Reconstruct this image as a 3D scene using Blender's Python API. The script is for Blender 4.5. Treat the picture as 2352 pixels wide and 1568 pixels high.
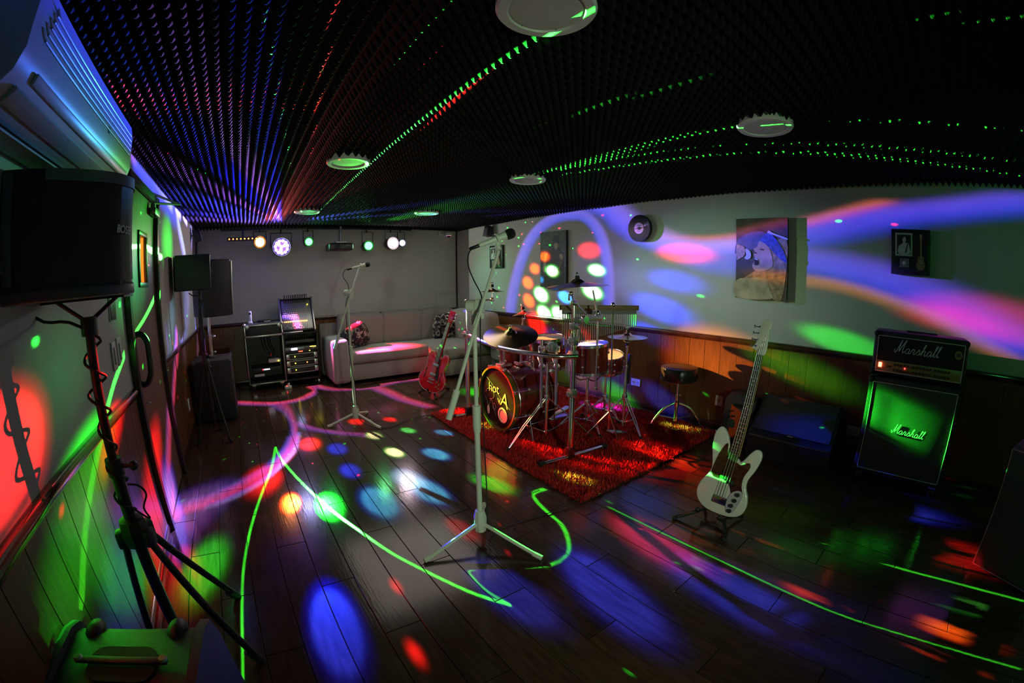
import bpy, bmesh, math, random
import numpy as np
from mathutils import Matrix, Vector
random.seed(7)
for _o in list(bpy.data.objects): bpy.data.objects.remove(_o, do_unlink=True)
SC = bpy.context.scene
COL = SC.collection
PI = math.pi

# ------------------------------------------------------------------ camera (fisheye lens)
cd = bpy.data.cameras.new('camera'); cam = bpy.data.objects.new('camera', cd); COL.objects.link(cam)
cd.type = 'PANO'; cd.panorama_type = 'FISHEYE_LENS_POLYNOMIAL'
cd.sensor_width = 36; cd.sensor_fit = 'HORIZONTAL'; cd.fisheye_fov = 3.6; cd.clip_start = .01
cd.fisheye_polynomial_k0 = 0
cd.fisheye_polynomial_k1 = -6.80370594e-02; cd.fisheye_polynomial_k2 = -1.05010017e-05
cd.fisheye_polynomial_k3 = 1.36930674e-05; cd.fisheye_polynomial_k4 = -1.72339949e-07
_F = Vector((0.57754933, 0.80219085, -0.15141537)); _R = Vector((0.81118744, -0.58477287, -0.00395387))
_U = Vector((0.09171536, 0.12054269, 0.98846232))
_M = Matrix((_R, _U, -_F)).transposed().to_4x4(); _M.translation = Vector((0, 0, 1.42316))
cam.matrix_world = _M; SC.camera = cam

# ------------------------------------------------------------------ exposure, world
SC.view_settings.view_transform = 'Standard'; SC.view_settings.look = 'None'
SC.view_settings.exposure = 0.0; SC.view_settings.gamma = 1.0; SC.view_settings.use_curve_mapping = False
SC.cycles.max_bounces = 6; SC.cycles.diffuse_bounces = 3; SC.cycles.glossy_bounces = 4
SC.cycles.sample_clamp_indirect = 3.0; SC.cycles.sample_clamp_direct = 0
SC.cycles.use_denoising = True; SC.cycles.caustics_reflective = False; SC.cycles.caustics_refractive = False
W = bpy.data.worlds.new('world'); SC.world = W; W.use_nodes = True
W.node_tree.nodes['Background'].inputs[0].default_value = (0.5, 0.5, 0.5, 1)
W.node_tree.nodes['Background'].inputs[1].default_value = 0.0

# ------------------------------------------------------------------ room constants
XL, YB, SK = -0.731, 6.5, 0.049
XRC = 3.8115                      # right wall: x = XRC - SK*y
ZT, ZC, ZR, YF = 2.245, 2.29, 0.914, -2.2
RW = math.atan2(-1, SK)           # rotation of things that hang on the right wall
RN = math.hypot(1, SK)
def rwp(y, z=0, off=0):           # a point on the right wall, off metres into the room
    return Vector((XRC - SK*y - off/RN, y - off*SK/RN, z))

# ------------------------------------------------------------------ materials
MATS = {}
def mat(name, col, rough=.5, metal=0, noise=0, nscale=20, bump=0, bscale=60, emit=None, estr=1, coat=0, spec=.5, stretch=None, rnd=0, sheen=0):
    if name in MATS: return MATS[name]
    m = bpy.data.materials.new(name); m.use_nodes = True; nt = m.node_tree; b = nt.nodes['Principled BSDF']
    b.inputs['Roughness'].default_value = rough; b.inputs['Metallic'].default_value = metal
    b.inputs['Specular IOR Level'].default_value = spec
    if coat: b.inputs['Coat Weight'].default_value = coat; b.inputs['Coat Roughness'].default_value = .05
    if sheen: b.inputs['Sheen Weight'].default_value = sheen
    c = (*col, 1)
    b.inputs['Base Color'].default_value = c
    tc = nt.nodes.new('ShaderNodeTexCoord'); src = tc.outputs['Object']
    if stretch:
        mp = nt.nodes.new('ShaderNodeMapping'); mp.inputs['Scale'].default_value = stretch
        nt.links.new(src, mp.inputs[0]); src = mp.outputs[0]
    if noise or rnd:
        n = nt.nodes.new('ShaderNodeTexNoise'); n.inputs['Scale'].default_value = nscale; n.inputs['Detail'].default_value = 5
        nt.links.new(src, n.inputs['Vector'])
        if rnd:
            oi = nt.nodes.new('ShaderNodeObjectInfo'); ad = nt.nodes.new('ShaderNodeVectorMath'); ad.operation = 'ADD'
            sc_ = nt.nodes.new('ShaderNodeMath'); sc_.operation = 'MULTIPLY'; sc_.inputs[1].default_value = 57
            nt.links.new(oi.outputs['Random'], sc_.inputs[0]); nt.links.new(src, ad.inputs[0]); nt.links.new(sc_.outputs[0], ad.inputs[1]); nt.links.new(ad.outputs[0], n.inputs['Vector'])
        mr = nt.nodes.new('ShaderNodeMapRange'); mr.inputs[3].default_value = 1-noise; mr.inputs[4].default_value = 1+noise
        mr.inputs[1].default_value = .3; mr.inputs[2].default_value = .7
        nt.links.new(n.outputs[0], mr.inputs[0]); fac = mr.outputs[0]
        if rnd:
            m2 = nt.nodes.new('ShaderNodeMapRange'); m2.inputs[3].default_value = 1-rnd; m2.inputs[4].default_value = 1+rnd
            nt.links.new(oi.outputs['Random'], m2.inputs[0]); mm = nt.nodes.new('ShaderNodeMath'); mm.operation = 'MULTIPLY'
            nt.links.new(fac, mm.inputs[0]); nt.links.new(m2.outputs[0], mm.inputs[1]); fac = mm.outputs[0]
        vm = nt.nodes.new('ShaderNodeVectorMath'); vm.operation = 'SCALE'; vm.inputs[0].default_value = col
        nt.links.new(fac, vm.inputs['Scale']); nt.links.new(vm.outputs[0], b.inputs['Base Color'])
    if bump:
        n2 = nt.nodes.new('ShaderNodeTexNoise'); n2.inputs['Scale'].default_value = bscale; n2.inputs['Detail'].default_value = 3
        bp = nt.nodes.new('ShaderNodeBump'); bp.inputs['Strength'].default_value = bump; bp.inputs['Distance'].default_value = .01
        nt.links.new(src, n2.inputs['Vector']); nt.links.new(n2.outputs[0], bp.inputs['Height']); nt.links.new(bp.outputs[0], b.inputs['Normal'])
    if emit:
        b.inputs['Emission Color'].default_value = (*emit, 1); b.inputs['Emission Strength'].default_value = estr
    MATS[name] = m
    return m

M_WALL = mat('painted_wall', (.50, .50, .46), .7, noise=.05, nscale=3, bump=.12, bscale=250)
M_FOAM = mat('acoustic_foam', (.010, .010, .011), .85, bump=.3, bscale=400, spec=.12)
M_FLOOR = mat('floor_wood', (.060, .030, .019), .16, noise=.3, nscale=9, bump=.04, bscale=14, stretch=(6, .7, 1), rnd=.2, spec=.5)
M_PANEL = mat('wall_wood', (.135, .050, .017), .3, noise=.25, nscale=12, stretch=(6, 6, .5), rnd=.08, bump=.08, bscale=16)
M_RAIL = mat('dark_gloss_wood', (.055, .02, .014), .15, noise=.3, nscale=8, coat=.5)
M_TRIM = mat('dark_trim', (.03, .022, .018), .35)
M_DOOR = mat('door_wood', (.16, .075, .045), .4, noise=.35, nscale=7, stretch=(4, 4, .5))
M_CHROME = mat('chrome', (.95, .95, .95), .2, 1)
M_BLACKM = mat('black_metal', (.02, .02, .02), .35, .4)
M_BLACKP = mat('black_plastic', (.013, .013, .014), .42, noise=.1, bump=.15, bscale=300)
M_TOLEX = mat('black_vinyl', (.018, .018, .018), .5, bump=.4, bscale=350)
M_RUBBER = mat('rubber', (.012, .012, .012), .7)
M_WHITEP = mat('white_plastic', (.72, .73, .68), .35)
M_STAND = mat('cream_paint', (.78, .80, .70), .35)
M_SOFA = mat('sofa_fabric', (.34, .31, .28), .9, noise=.12, nscale=120, bump=.5, bscale=500, sheen=.3)
M_BRASS = mat('cymbal_bronze', (.55, .42, .24), .22, 1, noise=.15, nscale=4, stretch=(1, 1, 1))
M_DRUM = mat('drum_lacquer', (.17, .018, .010), .28, noise=.2, nscale=5, coat=.6)
M_HEAD = mat('drum_head', (.75, .75, .7), .5)
M_BLACKH = mat('black_drum_head', (.012, .012, .012), .15)
M_ALU = mat('aluminium', (.62, .62, .6), .3, .9)
M_GOLD = mat('gold_panel', (.42, .32, .13), .4, .5)
M_WOODB = mat('walnut_bar', (.28, .17, .08), .5, noise=.35, nscale=10, stretch=(1, 8, 8))
M_RUG = mat('rug_pile', (.62, .018, .014), .75, noise=.4, nscale=30)
M_RUGB = mat('rug_backing', (.06, .004, .004), .9)
M_REDG = mat('red_lacquer', (.62, .012, .02), .12, coat=.8)
M_CREAM = mat('cream_lacquer', (.80, .78, .68), .12, coat=.8)
M_FRET = mat('rosewood', (.06, .028, .015), .5, noise=.3, nscale=30)
M_MAPLE = mat('maple', (.55, .36, .14), .35)
M_SHELLP = mat('tortoise_pickguard', (.06, .012, .01), .2, noise=.6, nscale=40)
M_ORANGE = mat('orange_panel', (.95, .12, .02), .45)
M_GREYP = mat('dark_grey_plastic', (.07, .075, .078), .45)
M_MIDG = mat('grey_metal', (.30, .31, .30), .35, .7)
M_PALE = mat('pale_print', (.60, .60, .55), .5)
def glow(name, col, s=1):
    return mat(name, col, .4, emit=col, estr=s)

# ------------------------------------------------------------------ mesh helpers
def frame(z, up=(0, 0, 1)):
    z = Vector(z).normalized(); u = Vector(up)
    if abs(z.dot(u)) > .98: u = Vector((1, 0, 0))
    x = u.cross(z).normalized(); y = z.cross(x)
    return x, y, z
class MB:
    def __init__(s): s.v = []; s.f = []; s.isl = []
    def add(s, vs, fs):
        o = len(s.v); s.isl.append((o, len(s.f), len(vs), len(fs))); s.v += [tuple(p) for p in vs]; s.f += [tuple(i+o for i in f) for f in fs]; return s
    def box(s, c, size, bev=0, rot=None, seg=2):
        bm = bmesh.new(); bmesh.ops.create_cube(bm, size=1)
        for v in bm.verts: v.co = Vector((v.co.x*size[0], v.co.y*size[1], v.co.z*size[2]))
        if bev: bmesh.ops.bevel(bm, geom=bm.edges[:], offset=min(bev, min(size)*.49), segments=seg, affect='EDGES', profile=.5)
        R = rot or Matrix.Identity(3); c = Vector(c)
        s.add([R @ v.co + c for v in bm.verts], [[v.index for v in f.verts] for f in (bm.verts.index_update() or bm.faces)]); bm.free(); return s
    def bmx(s, bm, M=None):
        bm.verts.index_update(); M = M or Matrix.Identity(4)
        s.add([M @ v.co for v in bm.verts], [[v.index for v in f.verts] for f in bm.faces]); return s
    def cyl(s, a, b, r0, r1=None, n=14, cap=True):
        r1 = r0 if r1 is None else r1; a = Vector(a); b = Vector(b); x, y, z = frame(b-a)
        vs = []
        for p, r in ((a, r0), (b, r1)):
            for i in range(n):
                t = 2*PI*i/n; vs.append(p + (x*math.cos(t) + y*math.sin(t))*r)
        fs = [(i, (i+1) % n, n+(i+1) % n, n+i) for i in range(n)]
        if cap: fs += [tuple(range(n))[::-1], tuple(range(n, 2*n))]
        return s.add(vs, fs)
    def lathe(s, prof, o=(0, 0, 0), axis=(0, 0, 1), n=32, close=False):
        x, y, z = frame(axis); o = Vector(o); vs = []; fs = []; m = len(prof)
        for r, h in prof:
            for i in range(n):
                t = 2*PI*i/n; vs.append(o + z*h + (x*math.cos(t)+y*math.sin(t))*max(r, 1e-4))
        for j in range(m-1 if not close else m):
            k = (j+1) % m
            for i in range(n): fs.append((j*n+i, j*n+(i+1) % n, k*n+(i+1) % n, k*n+i))
        return s.add(vs, fs)
    def tube(s, pts, r, n=8, cap=True):
        pts = [Vector(p) for p in pts]; vs = []; fs = []; x = None
        for i, p in enumerate(pts):
            d = (pts[min(i+1, len(pts)-1)] - pts[max(i-1, 0)]).normalized()
            if x is None: x, y, _ = frame(d)
            else:
                x = (x - d*x.dot(d))
                x = x.normalized() if x.length > 1e-6 else frame(d)[0]
                y = d.cross(x)
            rr = r[i] if isinstance(r, (list, tuple)) else r
            for k in range(n):
                t = 2*PI*k/n; vs.append(p + (x*math.cos(t)+y*math.sin(t))*rr)
        for i in range(len(pts)-1):
            for k in range(n): fs.append((i*n+k, i*n+(k+1) % n, (i+1)*n+(k+1) % n, (i+1)*n+k))
        if cap: fs += [tuple(range(n))[::-1], tuple(range((len(pts)-1)*n, len(pts)*n))]
        return s.add(vs, fs)
    def sphere(s, c, r, n=16, m=10, sq=(1, 1, 1)):
        prof = [(r*math.sin(PI*j/m), -r*math.cos(PI*j/m)) for j in range(m+1)]
        o = len(s.v); s.lathe(prof, n=n)
        for i in range(o, len(s.v)):
            v = s.v[i]; s.v[i] = (v[0]*sq[0]+c[0], v[1]*sq[1]+c[1], v[2]*sq[2]+c[2])
        return s
    def torus(s, c, R, r, axis=(0, 0, 1), n=32, m=8):
        return s.lathe([(R+r*math.cos(2*PI*j/m), r*math.sin(2*PI*j/m)) for j in range(m)], c, axis, n, close=True)
    def prism(s, poly, d0, d1, M=None, bev=0):
        """polygon in local x-z, extruded along y from d0 to d1"""
        bm = bmesh.new(); vs = [bm.verts.new((p[0], d0, p[1])) for p in poly]; f = bm.faces.new(vs)
        r = bmesh.ops.extrude_face_region(bm, geom=[f]); ev = [g for g in r['geom'] if isinstance(g, bmesh.types.BMVert)]
        for v in ev: v.co.y = d1
        bmesh.ops.recalc_face_normals(bm, faces=bm.faces[:])
        if bev:
            ed = [e for e in bm.edges if abs(e.verts[0].co.y - e.verts[1].co.y) < 1e-6]
            bmesh.ops.bevel(bm, geom=ed, offset=bev, segments=3, affect='EDGES', profile=.5)
        s.bmx(bm, M); bm.free(); return s
    def build(s, name, m, parent=None, world=False, smooth=True, loc=None):
        vs = s.v
        if world and parent is not None:
            inv = parent.matrix_world.inverted(); vs = [inv @ Vector(v) for v in vs]
        k = len(s.isl)
        if 1 < k <= 60:                # pieces that lie apart become parts of their own
            A = [np.array([vs[i] for i in range(a, a+n)]) for a, _, n, _ in s.isl]
            lo = np.array([x.min(0) for x in A]); hi = np.array([x.max(0) for x in A]); sz = (hi-lo).max(1)
            grp = list(range(k))
            def root(i):
                while grp[i] != i: i = grp[i]
                return i
            for i in range(k):
                for j in range(i+1, k):
                    gp = np.maximum(0, np.maximum(lo[i]-hi[j], lo[j]-hi[i]))
                    if np.sqrt((gp**2).sum()) <= max(.02, .5*max(sz[i], sz[j])): grp[root(i)] = root(j)
            roots = sorted(set(root(i) for i in range(k)))
            if len(roots) > 1:
                first = None
                for r in roots:
                    m2 = MB()
                    for i, (a, fa, n, nf) in enumerate(s.isl):
                        if root(i) == r: m2.add([vs[q] for q in range(a, a+n)], [tuple(q-a for q in s.f[w]) for w in range(fa, fa+nf)])
                    o = m2.build(name, m, parent, False, smooth, loc); first = first or o
                return first
        me = bpy.data.meshes.new(name); me.from_pydata([tuple(v) for v in vs], [], s.f); me.update()
        if smooth:
            me.polygons.foreach_set('use_smooth', [True]*len(me.polygons)); me.set_sharp_from_angle(angle=.6)
        me.materials.append(m)
        o = bpy.data.objects.new(name, me); COL.objects.link(o)
        if parent is not None: o.parent = parent
        if loc is not None: o.location = loc
        return o
def sm(pts, n=6, closed=False):       # Catmull-Rom through points of any dimension
    P = [np.array(p, float) for p in pts]; out = []; N = len(P)
    rng = range(N) if closed else range(N-1)
    for i in rng:
        if closed: a, b, c, d = P[(i-1) % N], P[i], P[(i+1) % N], P[(i+2) % N]
        else: a, b, c, d = P[max(i-1, 0)], P[i], P[i+1], P[min(i+2, N-1)]
        for k in range(n):
            t = k/n; out.append(tuple(.5*((2*b)+(-a+c)*t+(2*a-5*b+4*c-d)*t*t+(-a+3*b-3*c+d)*t**3)))
    if not closed: out.append(tuple(P[-1]))
    return out
def rrect(w, h, r, cx=0, cz=0, n=5):
    p = []
    for sx, sz, a0 in ((1, 1, 0), (-1, 1, 90), (-1, -1, 180), (1, -1, 270)):
        for k in range(n+1):
            a = math.radians(a0+90*k/n); p.append((cx+sx*(w/2-r)+r*math.cos(a), cz+sz*(h/2-r)+r*math.sin(a)))
    return p
def circ(r, n=24, cx=0, cz=0): return [(cx+r*math.cos(2*PI*i/n), cz+r*math.sin(2*PI*i/n)) for i in range(n)]
def tagp(o, label, cat, group=None):
    o['label'] = label; o['category'] = cat
    if group: o['group'] = group
    return o
def thing(name, label, cat, loc=(0, 0, 0), rz=0, group=None, M=None):
    o = bpy.data.objects.new(name, None); COL.objects.link(o); o.empty_display_size = .1
    if M is not None: o.matrix_world = M
    else:
        o.location = loc; o.rotation_euler = (0, 0, rz)
        o.matrix_world = Matrix.Translation(Vector(loc)) @ Matrix.Rotation(rz, 4, 'Z')
    return tagp(o, label, cat, group)
def struct(o):
    o['kind'] = 'structure'; return o
def copy_to(o, parent, loc, name=None):
    c = o.copy(); COL.objects.link(c); c.parent = parent; c.location = loc; return c
def text(name, s, size, m, parent, loc, rot=(PI/2, 0, 0), ext=.001, shear=0, bold=0, align='CENTER', spacing=1):
    cu = bpy.data.curves.new(name, 'FONT'); cu.body = s; cu.size = size; cu.extrude = ext; cu.shear = shear; cu.offset = bold
    cu.align_x = align; cu.align_y = 'CENTER'; cu.space_character = spacing; cu.resolution_u = 4
    t = bpy.data.objects.new(name+'_tmp', cu); COL.objects.link(t)
    me = bpy.data.meshes.new_from_object(t); bpy.data.objects.remove(t, do_unlink=True)
    me.materials.clear(); me.materials.append(m); me.name = name
    o = bpy.data.objects.new(name, me); COL.objects.link(o); o.parent = parent; o.location = loc; o.rotation_euler = rot
    return o

# ------------------------------------------------------------------ light from the show fixtures
# every fixture throws its own pattern of beams, like a gobo: a table of world points the beams
# land on, their angular width and colour, drawn into a direction map that drives the lamp.
FIX = {'F': (.844, 6.10, 2.01), 'A': (.516, 6.10, 1.945), 'G': (.91, 6.10, 2.01), 'W': (2.22, 6.10, 1.985), 'O': (.21, 6.10, 2.02), 'H': (1.81, 6.10, 1.945)}
BEAMS_ROUND=[["A",1.307,3.987,0.0,1.061,0.3,19.766,0.395,0.395],["A",0.975,4.101,0.0,1.466,0.3,14.781,0.296,0.296],["A",1.015,3.625,0.0,1.144,0.3,23.151,27.237,24.513],["A",1.351,3.588,0.0,0.922,0.3,2.983,29.829,8.949],["A",1.614,3.353,0.0,0.91,0.3,1.452,14.516,29.032],["A",1.049,3.16,0.0,0.997,0.3,57.591,67.754,60.978],["A",1.335,2.945,0.0,1.174,0.3,3.067,30.668,61.337],["A",0.424,3.717,0.0,1.765,0.3,21.799,0.436,0.436],["A",0.63,3.476,0.0,1.389,0.3,0.326,0.816,16.315],["A",0.621,2.991,0.0,1.126,0.4,0.462,1.154,23.079],["A",1.009,2.415,0.0,1.412,0.3,3.107,31.071,62.141],["A",0.666,2.437,0.0,1.498,0.3,1.837,18.373,36.746],["A",1.44,2.249,0.0,1.097,0.4,1.204,40.136,2.007],["A",0.969,2.632,0.0,1.334,0.9,25.164,58.716,83.88],["A",0.357,2.528,0.0,1.063,0.95,1.135,37.819,1.891],["A",-0.478,2.137,0.0,1.599,0.35,1.169,38.975,1.949],["A",0.104,1.448,-0.0,1.285,0.25,1.331,3.329,66.573],["A",0.89,1.283,0.0,1.278,0.3,0.793,1.981,39.629],["W",1.257,0.984,-0.0,1.396,0.3,1.743,4.357,87.134],["W",1.674,0.539,0.0,1.488,0.35,1.719,4.298,85.951],["W",1.756,1.092,0.0,1.359,0.5,36.195,1.81,14.478],["W",2.732,-0.568,0.0,1.224,0.4,108.842,2.177,2.177],["W",2.011,-0.51,0.0,0.646,0.6,150.786,37.697,3.016],["W",3.114,-0.034,0.0,1.208,0.5,2.02,5.051,101.025],["W",2.359,1.386,0.0,1.015,0.7,0.981,2.453,49.069],["A",0.976,1.866,0.0,0.754,0.4,14.393,0.288,0.288],["A",0.454,1.591,0.0,0.27,0.7,55.354,1.107,1.107],["A",0.356,1.156,0.0,0.289,0.8,84.231,1.685,1.685],["A",-0.066,3.141,0.0,2.249,0.6,21.598,0.432,0.432],["A",0.097,2.677,0.0,0.874,0.9,29.015,7.254,0.58],["W",-0.731,1.112,1.062,1.396,0.15,19.789,0.396,0.396],["A",-0.731,1.985,0.816,0.943,0.6,37.561,0.751,0.751],["A",-0.731,2.471,0.315,2.437,0.6,27.108,0.542,0.542],["A",-0.731,1.492,0.747,1.643,0.9,0.956,31.858,1.593],["A",-0.731,1.481,0.307,2.126,0.7,0.553,1.382,27.646],["W",-0.731,1.476,0.525,1.287,0.9,0.372,12.396,0.62],["W",-0.714,2.748,0.0,2.931,0.8,15.935,11.686,53.117],["W",-0.731,4.16,1.851,3.713,0.8,0.055,1.828,0.091],["W",-0.731,1.602,1.182,1.876,1,0.019,0.485,0.145],["W",-0.731,2.778,1.521,3.3,1,0.047,1.41,0.47],["W",-0.731,3.165,1.877,3.416,1,0.049,1.63,0.082],["H",3.607,4.165,1.697,1.401,0.35,3.166,0.507,0.0],["H",3.593,4.457,1.547,1.605,0.35,2.518,0.403,0.0],["H",3.586,4.602,1.356,1.901,0.35,2.336,0.374,0.0],["H",3.587,4.584,1.107,1.996,0.35,2.592,0.415,0.0],["H",3.615,4.02,1.502,1.478,0.3,5.296,6.23,5.607],["H",3.599,4.334,1.2,1.941,0.3,4.4,5.177,4.659],["H",3.603,4.264,0.946,1.917,0.3,4.633,5.451,4.906],["H",3.617,3.976,0.954,1.692,0.3,5.749,6.764,6.088],["H",3.641,3.489,1.755,1.6,0.25,5.104,0.102,0.102],["H",3.647,3.367,1.52,1.082,0.3,8.935,10.511,9.46],["H",3.643,3.431,1.262,1.315,0.3,8.846,10.407,9.366],["H",3.621,3.885,1.182,1.448,0.25,0.203,2.033,4.066],["H",3.603,4.249,1.388,0.93,0.3,0.108,1.077,2.154],["H",3.596,4.393,0.788,2.742,0.25,7.949,0.159,0.159],["H",3.615,4.01,0.564,2.86,0.3,0.115,0.288,5.762],["W",3.703,2.215,1.7,1.364,0.3,11.831,0.473,1.42],["W",3.698,2.321,1.415,1.54,0.4,0.195,0.325,6.506],["W",3.689,2.495,1.125,1.867,0.3,0.229,0.381,7.627],["W",3.78,0.638,0.991,0.918,0.35,0.317,10.552,0.528],["W",3.844,-0.67,1.303,1.249,0.6,12.947,0.647,7.121],["W",3.825,-0.274,1.261,0.851,0.7,10.935,0.875,0.219],["W",3.764,0.978,0.705,1.31,0.7,2.146,19.317,1.073],["H",3.658,3.135,0.336,2.597,0.5,0.223,0.557,11.14],["H",3.668,2.925,0.038,1.79,0.5,0.585,19.506,0.975],["H",3.638,3.542,0.239,3.16,0.8,2.688,1.971,8.959],["H",3.695,2.377,0.155,1.467,0.5,0.44,1.1,21.991],["W",3.686,2.563,0.834,1.34,0.6,0.198,0.494,9.885],["A",3.722,1.837,1.369,7.243,1,0.801,0.916,0.71],["W",3.71,2.074,1.443,8.618,1,0.313,0.244,0.627],["A",3.726,1.736,0.546,3.624,1,14.03,7.716,1.403],["H",3.545,5.447,1.411,16.442,0.8,0.002,0.062,0.034],["H",3.671,2.866,1.377,3.523,1,0.263,0.211,0.947],["G",3.225,6.5,1.834,0.793,1,0.0,0.0,0.0],["H",3.216,6.5,0.247,2.272,0.6,2.811,2.061,9.37],["O",1.252,6.5,0.609,1.328,0.5,1.455,1.067,4.85],["O",1.956,6.5,0.407,3.439,0.9,1.051,0.771,3.502],["H",3.543,5.479,0.764,2.864,0.3,0.86,0.631,2.866],["A",1.952,1.854,0.0,0.661,0.6,22.904,76.346,3.817],["A",2.044,3.173,0.0,0.783,0.6,11.048,36.827,1.841],["A",1.99,3.77,0.0,1.521,0.6,21.55,0.431,0.431],["H",3.396,2.884,0.0,1.699,0.8,14.275,2.855,57.101],["W",3.45,1.911,0.0,0.937,0.7,14.148,70.742,7.074],["A",2.434,2.035,0.0,3.266,1,24.16,0.966,0.483],["W",2.779,1.713,0.0,1.641,1,52.164,5.216,1.043],["G",2.833,4.231,0.0,4.721,0.4,0.919,30.647,1.532],["O",0.761,6.5,0.947,3.135,0.7,0.257,0.205,1.027],["G",0.448,6.5,0.745,3.991,0.6,0.083,2.775,0.139],["A",-0.086,6.5,0.664,5.563,0.6,0.048,1.591,0.08],["O",2.516,5.635,0.0,4.903,0.7,24.154,0.483,2.415],["A",2.6,2.5,0.02,6,0.9,0.924,0.185,0.166],["W",-0.53,1.0,2.05,3.2,0.9,0.033,0.165,1.651],["W",-0.53,1.6,1.95,3,0.9,0.036,0.427,0.071],["W",-0.6,1.965,2.02,0.55,0.4,20.75,0.415,0.415],["W",-0.6,2.0,1.72,0.7,0.6,0.439,14.627,0.731],["W",3.41,-0.05,0.52,1.3,0.3,1.342,44.745,2.237],["W",3.41,-0.22,0.44,0.9,0.5,0.729,24.314,1.216],["W",3.35,0.885,0.38,1.8,0.8,0.163,0.408,8.166],["A",3.45,1.5,0.28,2.2,0.8,12.653,7.592,5.061],["A",-0.25,4.85,1.42,3.2,0.6,0.138,0.101,0.46],["H",2.15,0.93,0.45,0.6,0.6,4.847,48.466,9.693],["G",2.03,3.06,0.42,1.6,0.5,0.42,13.989,0.699]]  # includes added discs: lamp reflections on the floor, soft fill on the rug
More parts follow.
